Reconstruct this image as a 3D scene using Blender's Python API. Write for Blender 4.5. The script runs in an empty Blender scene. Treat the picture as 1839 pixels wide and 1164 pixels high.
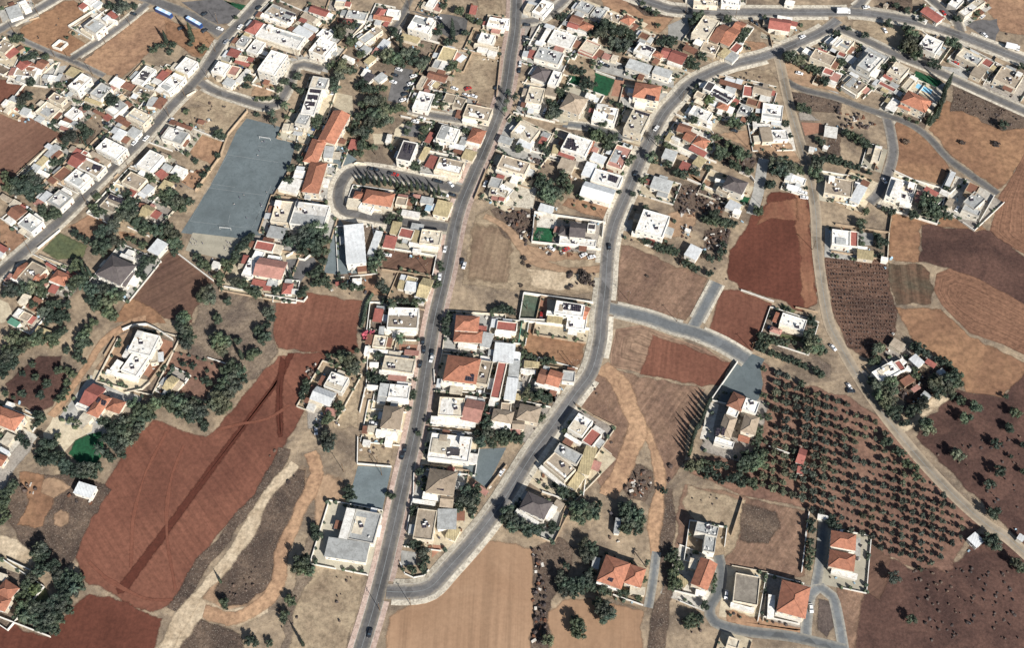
import bpy, math, random
from mathutils import Vector, Matrix
random.seed(7)
R = math.radians
sc = bpy.context.scene
col = sc.collection
# ------------------------------------------------------------------ camera
TILT = R(32.5); FPX = 2240.0; CX, CY = 919.5, 582.0; LDIST = 640.0
CAM = Vector((0, -LDIST*math.sin(TILT), LDIST*math.cos(TILT)))
cam_data = bpy.data.cameras.new('camera'); cam = bpy.data.objects.new('camera', cam_data); col.objects.link(cam)
cam.location = CAM; cam.rotation_euler = (TILT, 0, 0)
cam_data.sensor_width = 36; cam_data.lens = FPX/1839*36; cam_data.clip_start = 1; cam_data.clip_end = 20000
sc.camera = cam
# ------------------------------------------------------------------ sky, sun, exposure
SUN_EL = R(33); SUN_A = R(33)          # shadows fall away from the camera, a little to the left
sdir = Vector((math.sin(SUN_A)*math.cos(SUN_EL), -math.cos(SUN_A)*math.cos(SUN_EL), math.sin(SUN_EL)))
w = bpy.data.worlds.new('World'); sc.world = w; w.use_nodes = True
nt = w.node_tree; bg = nt.nodes['Background']
sky = nt.nodes.new('ShaderNodeTexSky'); sky.sky_type = 'NISHITA'; sky.sun_disc = False
sky.sun_elevation = SUN_EL; sky.sun_rotation = math.atan2(sdir.x, sdir.y)
nt.links.new(sky.outputs[0], bg.inputs[0]); bg.inputs[1].default_value = 0.052
sl = bpy.data.lights.new('sun', 'SUN'); sl.energy = 5.0; sl.angle = R(0.5); sl.color = (1.0, .96, .90)
sun = bpy.data.objects.new('sun', sl); col.objects.link(sun); sun.location = (0, 0, 400)
sun.rotation_euler = (-sdir).to_track_quat('-Z', 'Y').to_euler()
sc.view_settings.view_transform = 'Standard'; sc.view_settings.look = 'None'
sc.view_settings.exposure = 0.64; sc.view_settings.gamma = 1; sc.view_settings.use_curve_mapping = False

# ------------------------------------------------------------------ photograph coordinates -> the flat land
ct, st = math.cos(TILT), math.sin(TILT)
def P(x, y, z=0.0):
    u = (x-CX)/FPX; v = (CY-y)/FPX
    dx, dy, dz = u, v*ct+st, v*st-ct
    k = (z-CAM.z)/dz
    return Vector((CAM.x+dx*k, CAM.y+dy*k, z))

# ------------------------------------------------------------------ materials
M = {}
def nmat(name, rough=.92, spec=.25):
    m = bpy.data.materials.new(name); m.use_nodes = True; M[name] = m
    b = m.node_tree.nodes['Principled BSDF']; b.inputs['Roughness'].default_value = rough
    b.inputs['Specular IOR Level'].default_value = spec
    return m, m.node_tree, b
def N(nt, t, **kw):
    n = nt.nodes.new(t)
    for k, v in kw.items():
        if k in n.inputs: n.inputs[k].default_value = v
        else: setattr(n, k, v)
    return n
def ramp(nt, fac, stops):
    r = N(nt, 'ShaderNodeValToRGB'); cr = r.color_ramp
    while len(cr.elements) > 1: cr.elements.remove(cr.elements[-1])
    cr.elements[0].position = stops[0][0]; cr.elements[0].color = (*stops[0][1], 1)
    for p, c in stops[1:]:
        e = cr.elements.new(p); e.color = (*c, 1)
    nt.links.new(fac, r.inputs[0]); return r.outputs[0]
def mixc(nt, fac, a, b, mode='MIX'):
    n = N(nt, 'ShaderNodeMix', data_type='RGBA', blend_type=mode)
    for sock, v in ((n.inputs[0], fac), (n.inputs[6], a), (n.inputs[7], b)):
        if isinstance(v, (int, float)): sock.default_value = v
        elif isinstance(v, tuple): sock.default_value = (*v, 1)
        else: nt.links.new(v, sock)
    return n.outputs[2]
def pos(nt): return N(nt, 'ShaderNodeNewGeometry').outputs['Position']
def noise(nt, vec, scale, detail=4, rough=.6, dist=0):
    n = N(nt, 'ShaderNodeTexNoise', Scale=scale, Detail=detail, Roughness=rough, Distortion=dist)
    nt.links.new(vec, n.inputs['Vector']); return n.outputs['Fac']
def mul(c, k): return tuple(min(1, x*k) for x in c)

def ground_mat(name, c, c2=None, var=.45, scale=.04, fine=.5, lines=None, speck=0.0, bump=.3, line_amt=.35, soft=True, ring=0, grain=.3):
    """soil: patches, fine grain, optional furrows (angle, spacing in metres, wobble)"""
    m, nt, b = nmat(name)
    p = pos(nt); c2 = c2 or mul(c, 1-var)
    n1 = noise(nt, p, scale, 6, .62, .6); n2 = noise(nt, p, fine, 5, .7)
    base = ramp(nt, n1, [(.38, c2), (.5, tuple((a+d)/2 for a, d in zip(c, c2))), (.61, c)])
    g = ramp(nt, n2, [(.36, (1-grain,)*3), (.5, (1,)*3), (.63, (1+grain*.9,)*3)])
    out = mixc(nt, 1.0, base, g, 'MULTIPLY')
    if speck:
        n3 = noise(nt, p, .9, 3, .8)
        out = mixc(nt, ramp(nt, n3, [(.54, (0,)*3), (.61, (speck,)*3)]), out, mul(c2, .40))
        n4 = noise(nt, p, 1.7, 2, .8)
        out = mixc(nt, ramp(nt, n4, [(.61, (0,)*3), (.66, (speck*.8,)*3)]), out, (.52, .46, .38))
    if lines:      # streaks left by the plough: noise drawn out along the furrow
        ang, sp, wob = lines
        mp = N(nt, 'ShaderNodeMapping', vector_type='TEXTURE'); mp.inputs['Rotation'].default_value = (0, 0, R(-ang)); mp.inputs['Scale'].default_value = (1, 45, 1)
        nt.links.new(p, mp.inputs[0])
        st_ = noise(nt, mp.outputs[0], .55/sp, 4, .7, .4)
        k = ramp(nt, st_, [(.40, (1-line_amt,)*3), (.5, (1,)*3), (.60, (1+line_amt*.8,)*3)])
        lm = noise(nt, p, .02, 3)
        out = mixc(nt, ramp(nt, lm, [(.35, (.25,)*3), (.6, (1,)*3)]), out, mixc(nt, 1.0, out, k, 'MULTIPLY'))
    if ring:       # furrows ploughed round the field
        ra = N(nt, 'ShaderNodeAttribute', attribute_name='ring'); n6 = noise(nt, p, .08, 3)
        ma = N(nt, 'ShaderNodeMath', operation='MULTIPLY_ADD'); ma.inputs[1].default_value = .12; nt.links.new(n6, ma.inputs[0]); nt.links.new(ra.outputs['Fac'], ma.inputs[2])
        cv = N(nt, 'ShaderNodeCombineXYZ'); nt.links.new(ma.outputs[0], cv.inputs[0])
        st_ = noise(nt, cv.outputs[0], ring, 3, .75)
        k = ramp(nt, st_, [(.38, (.62,)*3), (.5, (1,)*3), (.62, (1.28,)*3)])
        out = mixc(nt, 1.0, out, k, 'MULTIPLY')
    nt.links.new(out, b.inputs['Base Color'])
    bp = N(nt, 'ShaderNodeBump', Strength=bump, Distance=.25)
    nt.links.new(n2, bp.inputs['Height']); nt.links.new(bp.outputs[0], b.inputs['Normal'])
    if soft:      # the margin of a field or track frays into the next soil
        at = N(nt, 'ShaderNodeAttribute', attribute_name='edge'); n5 = noise(nt, p, .30, 6, .78)
        ad = N(nt, 'ShaderNodeMath', operation='MULTIPLY_ADD'); ad.inputs[1].default_value = 1.0; nt.links.new(n5, ad.inputs[0]); nt.links.new(at.outputs['Fac'], ad.inputs[2])
        mr = N(nt, 'ShaderNodeMapRange', interpolation_type='SMOOTHSTEP'); mr.inputs[1].default_value = .78; mr.inputs[2].default_value = 1.24
        nt.links.new(ad.outputs[0], mr.inputs[0])
        tr = N(nt, 'ShaderNodeBsdfTransparent'); mx = N(nt, 'ShaderNodeMixShader'); out_ = nt.nodes['Material Output']
        nt.links.new(mr.outputs[0], mx.inputs[0]); nt.links.new(tr.outputs[0], mx.inputs[1]); nt.links.new(b.outputs[0], mx.inputs[2]); nt.links.new(mx.outputs[0], out_.inputs[0])
    SOFT.add(name) if soft else None
    return m
SOFT = set()
def plain(name, c, var=.25, scale=.35, rough=.85, spec=.3, stain=None, ribs=None, big=.03, dust=None):
    """built surface: base colour, grain, stains, ribs (object space)"""
    m, nt, b = nmat(name, rough, spec)
    p = pos(nt)
    n1 = noise(nt, p, scale, 5, .65)
    out = ramp(nt, n1, [(.36, mul(c, 1-var)), (.5, c), (.64, mul(c, 1+var*.5))])
    n0 = noise(nt, p, big, 4, .5)
    out = mixc(nt, 1.0, out, ramp(nt, n0, [(.3, (.86,)*3), (.7, (1.08,)*3)]), 'MULTIPLY')
    if stain:
        n2 = noise(nt, p, .38, 6, .78, 1.2)
        out = mixc(nt, ramp(nt, n2, [(.47, (0,)*3), (.64, (.85,)*3)]), out, stain)
        n3 = noise(nt, p, 1.3, 3, .8)
        out = mixc(nt, ramp(nt, n3, [(.60, (0,)*3), (.68, (.8,)*3)]), out, mul(stain, .62))
    if dust:      # repaired patches
        vo = N(nt, 'ShaderNodeTexVoronoi', Scale=.11); nt.links.new(p, vo.inputs['Vector']); sx = N(nt, 'ShaderNodeSeparateColor'); nt.links.new(vo.outputs['Color'], sx.inputs[0])
        out = mixc(nt, 1.0, out, ramp(nt, sx.outputs[0], [(0, (.70,)*3), (.10, (.76,)*3), (.13, (.96,)*3), (.8, (1.0,)*3), (.84, (1.14,)*3)]), 'MULTIPLY')
    if dust:      # wind-blown dust lies along the road edges
        at = N(nt, 'ShaderNodeAttribute', attribute_name='verge'); n7 = noise(nt, p, .5, 4, .7)
        ml = N(nt, 'ShaderNodeMath', operation='MULTIPLY'); nt.links.new(at.outputs['Fac'], ml.inputs[0]); nt.links.new(ramp(nt, n7, [(.35, (.3,)*3), (.6, (1,)*3)]), ml.inputs[1])
        out = mixc(nt, ml.outputs[0], out, dust)
    if ribs:
        tc = N(nt, 'ShaderNodeTexCoord')
        wv = N(nt, 'ShaderNodeTexWave', wave_type='BANDS', bands_direction='X', Scale=.314/ribs, Distortion=.15)
        nt.links.new(tc.outputs['Object'], wv.inputs['Vector'])
        out = mixc(nt, 1.0, out, ramp(nt, wv.outputs['Fac'], [(.2, (.8,)*3), (.6, (1.05,)*3)]), 'MULTIPLY')
        bp = N(nt, 'ShaderNodeBump', Strength=.5, Distance=.1); nt.links.new(wv.outputs['Fac'], bp.inputs['Height'])
        nt.links.new(bp.outputs[0], b.inputs['Normal'])
    if stain:
        oi = N(nt, 'ShaderNodeObjectInfo'); out = mixc(nt, 1.0, out, ramp(nt, oi.outputs['Random'], [(0, (.74,)*3), (.5, (.95,)*3), (1, (1.06,)*3)]), 'MULTIPLY')
    nt.links.new(out, b.inputs['Base Color'])
    return m
# soils
ground_mat('ground', (.345, .265, .180), (.150, .115, .085), scale=.05, fine=.45, speck=.5, soft=False)
ground_mat('redfield', (.172, .072, .047), (.116, .046, .031), scale=.02, lines=(-38, 1.6, 5), line_amt=.16, bump=.15, grain=.2)
ground_mat('redfield_b', (.178, .078, .051), (.124, .051, .034), scale=.02, lines=(8, 1.6, 5), line_amt=.15, bump=.15, grain=.2)
ground_mat('darkstrip', (.088, .027, .017), (.078, .025, .016), scale=.05, bump=.1, grain=.2)
ground_mat('fieldtrack', (.180, .072, .046), (.148, .056, .036), scale=.05, grain=.15)
ground_mat('deepred', (.130, .046, .030), (.090, .031, .020), scale=.02, lines=(5, 2.4, 2), line_amt=.12, bump=.1, grain=.2)
ground_mat('tanred', (.235, .120, .070), (.160, .068, .042), scale=.03, lines=(2, 2.2, 6), line_amt=.2, grain=.2)
ground_mat('brownplough', (.135, .078, .054), (.095, .054, .040), scale=.03, lines=(55, 1.5, 5), line_amt=.26, grain=.2)
ground_mat('tanplough', (.250, .182, .120), (.170, .115, .078), scale=.04, lines=(10, 1.6, 6), line_amt=.28, speck=.15, grain=.2)
ground_mat('pinkfield', (.190, .105, .072), (.145, .076, .052), scale=.03, lines=(40, 1.6, 6), line_amt=.2, grain=.15)
ground_mat('tanfield', (.320, .205, .128), (.270, .165, .100), scale=.02, lines=(2, 2.4, 6), line_amt=.15, bump=.15, grain=.08)
ground_mat('sandtan', (.350, .235, .150), (.255, .165, .105), scale=.03, fine=.25)
ground_mat('dirt', (.320, .195, .118), (.215, .125, .080), scale=.035, fine=.3, speck=.12)
ground_mat('straw', (.350, .275, .185), (.215, .160, .108), scale=.05, fine=.35, speck=.3)
ground_mat('strawpink', (.225, .142, .096), (.150, .092, .066), scale=.04, fine=.35, lines=(35, 1.8, 8), line_amt=.2, speck=.25)
ground_mat('orangefield', (.270, .155, .088), (.190, .104, .062), scale=.03, fine=.3, speck=.08)
ground_mat('scrub', (.135, .096, .070), (.066, .047, .037), scale=.06, fine=.5, speck=.6)
ground_mat('scrubpale', (.205, .158, .115), (.110, .084, .067), scale=.07, fine=.5, speck=.5)
ground_mat('darkbrown', (.104, .056, .043), (.054, .029, .024), scale=.05, fine=.6, speck=.10)
ground_mat('ploughright', (.160, .080, .054), (.120, .057, .040), scale=.02, lines=(-64, 3.0, 5), line_amt=.3)
ground_mat('ringstraw', (.250, .165, .112), (.175, .108, .076), scale=.04, fine=.35, ring=12.0, speck=.1)
ground_mat('ploughring', (.205, .110, .069), (.140, .073, .047), scale=.02, ring=20.0)
ground_mat('vineyard', (.125, .070, .048), (.072, .041, .031), scale=.05, lines=(84, 2.3, 2.5), line_amt=.34, speck=.6)
ground_mat('mossfield', (.085, .068, .046), (.130, .070, .045), scale=.03, lines=(4, 4.0, 5), line_amt=.4)
ground_mat('olivesoil', (.215, .125, .088), (.150, .085, .063), scale=.04, fine=.4, speck=.15)
ground_mat('ashsoil', (.110, .085, .074), (.074, .057, .051), scale=.07, fine=.6, speck=.2)
ground_mat('sandtrack', (.510, .415, .295), (.350, .270, .182), scale=.08, fine=.5, speck=.1)
ground_mat('orangetrack', (.400, .255, .155), (.290, .178, .110), scale=.06, fine=.4)
ground_mat('gravel', (.330, .300, .260), (.230, .205, .180), scale=.08, fine=.9, speck=.15)
ground_mat('lawn', (.016, .085, .036), (.012, .062, .028), scale=.06, fine=.6, bump=.4)
ground_mat('drylawn', (.115, .125, .060), (.070, .085, .045), scale=.06, fine=.5)
ground_mat('courtgreen', (.055, .110, .075), (.085, .090, .066), scale=.05, fine=.5)
# paved ground
plain('asphalt', (.150, .145, .142), .2, .25, .9, stain=(.105, .102, .100), big=.05, dust=(.34, .295, .23))
plain('asphaltblue', (.155, .165, .170), .2, .25, .9, stain=(.115, .122, .128), big=.05, dust=(.36, .33, .27))
plain('asphaltdark', (.115, .110, .110), .3, .3, .9, big=.06)
plain('schoolyard', (.158, .190, .200), .16, .12, .9, stain=(.118, .146, .152), big=.03)
plain('dustroad', (.255, .215, .165), .2, .3, .9, big=.05, dust=(.42, .33, .23))
plain('pavement', (.580, .530, .430), .3, .6, .9, stain=(.24, .2, .16))
plain('pinkpavement', (.480, .370, .310), .3, .6, .9, stain=(.3, .2, .16))
plain('cement', (.385, .375, .345), .25, .2, .9, stain=(.24, .23, .21), big=.06)
plain('cream', (.560, .485, .350), .2, .3, .9, stain=(.38, .31, .22))
plain('paleyard', (.620, .590, .520), .2, .4, .9, stain=(.3, .25, .2))
plain('redpave', (.360, .190, .125), .2, .5, .9, stain=(.25, .13, .09))
plain('sandcourt', (.430, .395, .310), .15, .2, .92, stain=(.36, .33, .26))
plain('linepaint', (.235, .255, .26), .2, .6, .8)
plain('kerb', (.42, .40, .36), .2, .6, .9)
# roofs and walls  (letter codes of the table below)
plain('w', (.80, .78, .73), .18, .5, .8, stain=(.46, .42, .36))
plain('c', (.60, .54, .43), .22, .5, .85, stain=(.36, .30, .23))
plain('g', (.42, .43, .42), .22, .4, .85, stain=(.26, .26, .25))
plain('b', (.36, .30, .23), .22, .4, .85, stain=(.24, .19, .14))
plain('y', (.46, .38, .22), .2, .4, .85, stain=(.28, .23, .14), ribs=.8)
plain('r', (.35, .125, .100), .2, .4, .75, stain=(.26, .09, .072), ribs=.5)
plain('o', (.43, .185, .115), .28, .5, .85, stain=(.30, .135, .09), ribs=.35)
plain('n', (.24, .115, .075), .22, .5, .85, stain=(.16, .08, .06), ribs=.4)
plain('d', (.115, .098, .098), .2, .5, .8, stain=(.16, .14, .13), ribs=.35)
plain('k', (.055, .050, .056), .3, .5, .7, stain=(.09, .08, .08))
plain('p', (.42, .215, .175), .22, .4, .85, stain=(.30, .17, .13), ribs=.6)
plain('t', (.30, .42, .50), .15, .4, .7)
plain('m', (.66, .68, .68), .12, .3, .5, .4, stain=(.5, .5, .5), ribs=.7)
plain('h', (.34, .27, .20), .25, .5, .85, stain=(.42, .34, .26), ribs=.35)   # tan tiles
plain('q', (.230, .205, .170), .3, .3, .9, stain=(.15, .13, .11))
plain('v', (.10, .24, .17), .2, .5, .8)
plain('wallwhite', (.74, .70, .62), .15, .3, .9, stain=(.5, .45, .37))
plain('wallcream', (.68, .61, .49), .15, .3, .9, stain=(.42, .34, .24))
plain('walltan', (.42, .32, .22), .2, .3, .9, stain=(.3, .22, .15))
plain('fascia', (.70, .68, .63), .1, .5, .8)
plain('steel', (.30, .30, .31), .2, .5, .5, .5)
plain('wood', (.13, .085, .05), .3, 1.5, .9)
plain('frame', (.70, .69, .66), .1, 1, .6)
plain('junk_rust', (.16, .075, .045), .5, .8, .9)
plain('junk_pale', (.52, .49, .44), .4, .8, .9)
plain('rubber', (.02, .02, .02), .2, 2, .9)
for nm, c in (('paint_w', (.72, .72, .72)), ('paint_k', (.025, .027, .032)), ('paint_g', (.25, .26, .28)),
              ('paint_r', (.35, .03, .025)), ('paint_b', (.03, .07, .2)), ('busblue', (.02, .06, .22)), ('busroof', (.45, .62, .85))):
    plain(nm, c, .06, 1, .3, .5)
plain('door', (.16, .08, .045), .2, 1, .6)
plain('skin', (.42, .25, .17), .1, 3, .7); plain('cloth_a', (.05, .06, .12), .2, 3, .9)
plain('cloth_b', (.55, .53, .5), .2, 3, .9); plain('hair', (.02, .013, .01), .2, 3, .7)
m, nt_, b = nmat('glass', .08, .6); b.inputs['Base Color'].default_value = (.03, .045, .06, 1)
m, nt_, b = nmat('solar', .18, .6)
p_ = N(nt_, 'ShaderNodeTexCoord').outputs['Object']
bk = N(nt_, 'ShaderNodeTexBrick', Scale=1.0); bk.offset = 0
bk.inputs['Color1'].default_value = (.018, .016, .026, 1); bk.inputs['Color2'].default_value = (.028, .020, .028, 1); bk.inputs['Mortar'].default_value = (.16, .15, .14, 1)
bk.inputs['Mortar Size'].default_value = .03; bk.inputs['Brick Width'].default_value = 1.0; bk.inputs['Row Height'].default_value = 1.65
nt_.links.new(p_, bk.inputs['Vector']); nt_.links.new(bk.outputs[0], b.inputs['Base Color'])
m, nt_, b = nmat('water', .06, .5)
p_ = pos(nt_); nz = noise(nt_, p_, 1.2, 3)
nt_.links.new(ramp(nt_, nz, [(.35, (.16, .42, .62)), (.65, (.32, .58, .74))]), b.inputs['Base Color'])
bp = N(nt_, 'ShaderNodeBump', Strength=.2, Distance=.1); nt_.links.new(nz, bp.inputs['Height']); nt_.links.new(bp.outputs[0], b.inputs['Normal'])
def leaf_mat(name, dark, light):
    m, nt, b = nmat(name, .6, .3)
    oi = N(nt, 'ShaderNodeObjectInfo'); p = pos(nt)
    n1 = noise(nt, p, .7, 3, .7)
    c = ramp(nt, n1, [(.36, dark), (.64, light)])
    n2 = noise(nt, p, .045, 2, .5)          # neighbouring crowns differ
    c = mixc(nt, 1.0, c, ramp(nt, n2, [(.36, (.62, .68, .80)), (.5, (1, 1, 1)), (.64, (1.65, 1.5, 1.15))]), 'MULTIPLY')
    hs = N(nt, 'ShaderNodeHueSaturation', Saturation=.82)
    for lo, hi, sock in ((.6, 1.5, 'Value'), (.475, .52, 'Hue')):
        mr = N(nt, 'ShaderNodeMapRange'); mr.inputs[3].default_value = lo; mr.inputs[4].default_value = hi
        nt.links.new(oi.outputs['Random'], mr.inputs[0]); nt.links.new(mr.outputs[0], hs.inputs[sock])
    nt.links.new(c, hs.inputs['Color']); nt.links.new(hs.outputs[0], b.inputs['Base Color'])
    return m
leaf_mat('leaf', (.014, .030, .021), (.066, .096, .054))
leaf_mat('leaf_grey', (.026, .036, .026), (.092, .105, .066))
leaf_mat('leaf_light', (.040, .070, .022), (.095, .130, .045))
leaf_mat('leaf_olive', (.022, .030, .021), (.075, .085, .056))
leaf_mat('leaf_cypress', (.010, .020, .012), (.026, .040, .022))
leaf_mat('leaf_palm', (.020, .040, .026), (.060, .085, .050))
leaf_mat('leaf_dry', (.036, .025, .023), (.095, .068, .052))
leaf_mat('leaf_pink', (.22, .012, .045), (.42, .03, .10))
plain('bark', (.075, .055, .04), .3, 2, .95)

# ------------------------------------------------------------------ helpers
def mesh(name, vs, fs, mats, mi=None, smooth=False):
    me = bpy.data.meshes.new(name); me.from_pydata([tuple(v) for v in vs], [], fs)
    for m_ in mats: me.materials.append(M[m_])
    if mi: me.polygons.foreach_set('material_index', mi)
    if smooth: me.polygons.foreach_set('use_smooth', [True]*len(me.polygons))
    me.update(); return me
def obj(name, me, parent=None, loc=(0, 0, 0), rz=0.0, scale=None):
    o = bpy.data.objects.new(name, me); col.objects.link(o)
    if parent: o.parent = parent
    o.location = loc
    if rz: o.rotation_euler = (0, 0, rz)
    if scale: o.scale = scale
    return o
TAGGED = []
def tag(o, desc, cat, px, group=None, label=None):
    o['category'] = cat
    if group: o['group'] = group
    TAGGED.append((o, desc, px, label))
def struct(o): o['kind'] = 'structure'; return o
def inside(p, poly):
    x, y = p[0], p[1]; c = False; j = len(poly)-1
    for i in range(len(poly)):
        xi, yi = poly[i][0], poly[i][1]; xj, yj = poly[j][0], poly[j][1]
        if (yi > y) != (yj > y) and x < (xj-xi)*(y-yi)/(yj-yi)+xi: c = not c
        j = i
    return c
def seg_d(p, a, b):
    dx, dy = b[0]-a[0], b[1]-a[1]; l = dx*dx+dy*dy
    t = 0 if l == 0 else max(0, min(1, ((p[0]-a[0])*dx+(p[1]-a[1])*dy)/l))
    return math.hypot(p[0]-a[0]-t*dx, p[1]-a[1]-t*dy)
def spline(pts, step=3.0):
    out = []
    n = len(pts)
    for i in range(n-1):
        p0 = pts[max(i-1, 0)]; p1 = pts[i]; p2 = pts[i+1]; p3 = pts[min(i+2, n-1)]
        k = max(1, int((p2-p1).length/step))
        for j in range(k):
            t = j/k
            out.append(.5*((2*p1)+(p2-p0)*t+(2*p0-5*p1+4*p2-p3)*t*t+(3*p1-p0-3*p2+p3)*t**3))
    out.append(pts[-1]); return out
def wobble(poly, step, amp):
    """natural field edge: subdivide the outline and push points about"""
    out = []
    n = len(poly)
    for i in range(n):
        a = poly[i]; b = poly[(i+1) % n]; L = (b-a).length; k = max(1, int(L/step))
        nn = Vector((-(b-a).y, (b-a).x, 0)); nn = nn/max(nn.length, 1e-6)
        for j in range(k):
            out.append(a+(b-a)*(j/k)+(nn*random.gauss(0, amp) if j or amp > .6 else nn*0))
    return out
ZA = [0.0]
def ring_area(name, mat, poly, core, z):
    sa = sum(a.x*b.y-b.x*a.y for a, b in zip(poly, poly[1:]+poly[:1]))
    if sa < 0: poly = poly[::-1]
    poly = wobble(poly, 5.0, .25); n = len(poly); a, b = core; K = 14; vs = []; rg = []
    d = b-a
    for k in range(K+1):
        t = k/K
        for v in poly:
            s_ = max(0, min(1, (v-a).dot(d)/d.dot(d))); q = a+d*s_; vs.append(v+(q-v)*t*.999); rg.append(t)
    fs = [[k*n+i, k*n+(i+1) % n, (k+1)*n+(i+1) % n, (k+1)*n+i] for k in range(K) for i in range(n)]
    me = mesh(name, vs, fs, [mat])
    me.attributes.new('edge', 'FLOAT', 'POINT').data.foreach_set('value', [0.0 if i < n else 1.0 for i in range(len(vs))])
    me.attributes.new('ring', 'FLOAT', 'POINT').data.foreach_set('value', rg)
    if me.polygons[0].normal.z < 0: me.flip_normals()
    return struct(obj(name, me, None, (0, 0, z)))
def soft_area(name, mat, poly, amp, z, wdt=1.5):
    sa = sum(a.x*b.y-b.x*a.y for a, b in zip(poly, poly[1:]+poly[:1]))
    if sa < 0: poly = poly[::-1]
    poly = wobble(poly, 4.0, min(amp, .6)); n = len(poly); inn, out = [], []
    for i in range(n):
        a, b, c = poly[i-1], poly[i], poly[(i+1) % n]
        d1 = (b-a).normalized(); d2 = (c-b).normalized(); t = (d1+d2)
        t = t.normalized() if t.length > .2 else d1
        nn = Vector((t.y, -t.x, 0)); inn.append(b-nn*wdt); out.append(b+nn*wdt)
    if wdt > 4:
        c0 = sum(poly, Vector())/n; inn = [c0+(v-c0)*.62 for v in poly]; out = list(poly)
    cc = sum(poly, Vector())/n; cc.z = 0
    me = mesh(name, [v-cc for v in inn]+[v-cc for v in out], [list(range(n))]+[[n+i, n+(i+1) % n, (i+1) % n, i] for i in range(n)], [mat])
    at = me.attributes.new('edge', 'FLOAT', 'POINT'); at.data.foreach_set('value', [1.0]*n+[0.0]*n)
    return struct(obj(name, me, None, (cc.x, cc.y, z)))
def area(name, mat, poly, amp=.35, zbase=0.004, step=.0003):
    ZA[0] += step
    if mat in SOFT: return soft_area(name, mat, poly, amp, zbase+ZA[0])
    poly = wobble(poly, 4.0, amp) if amp else poly
    z = zbase+ZA[0]
    c = sum(poly, Vector())/len(poly)
    me = mesh(name, [(v.x-c.x, v.y-c.y, 0) for v in poly], [list(range(len(poly)))], [mat])
    o = obj(name, me, None, (c.x, c.y, z)); struct(o)
    nrm = me.polygons[0].normal
    if nrm.z < 0: me.flip_normals()
    return o
def full(s): return [P(*map(float, t.split(','))) for t in s.split()]

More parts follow.
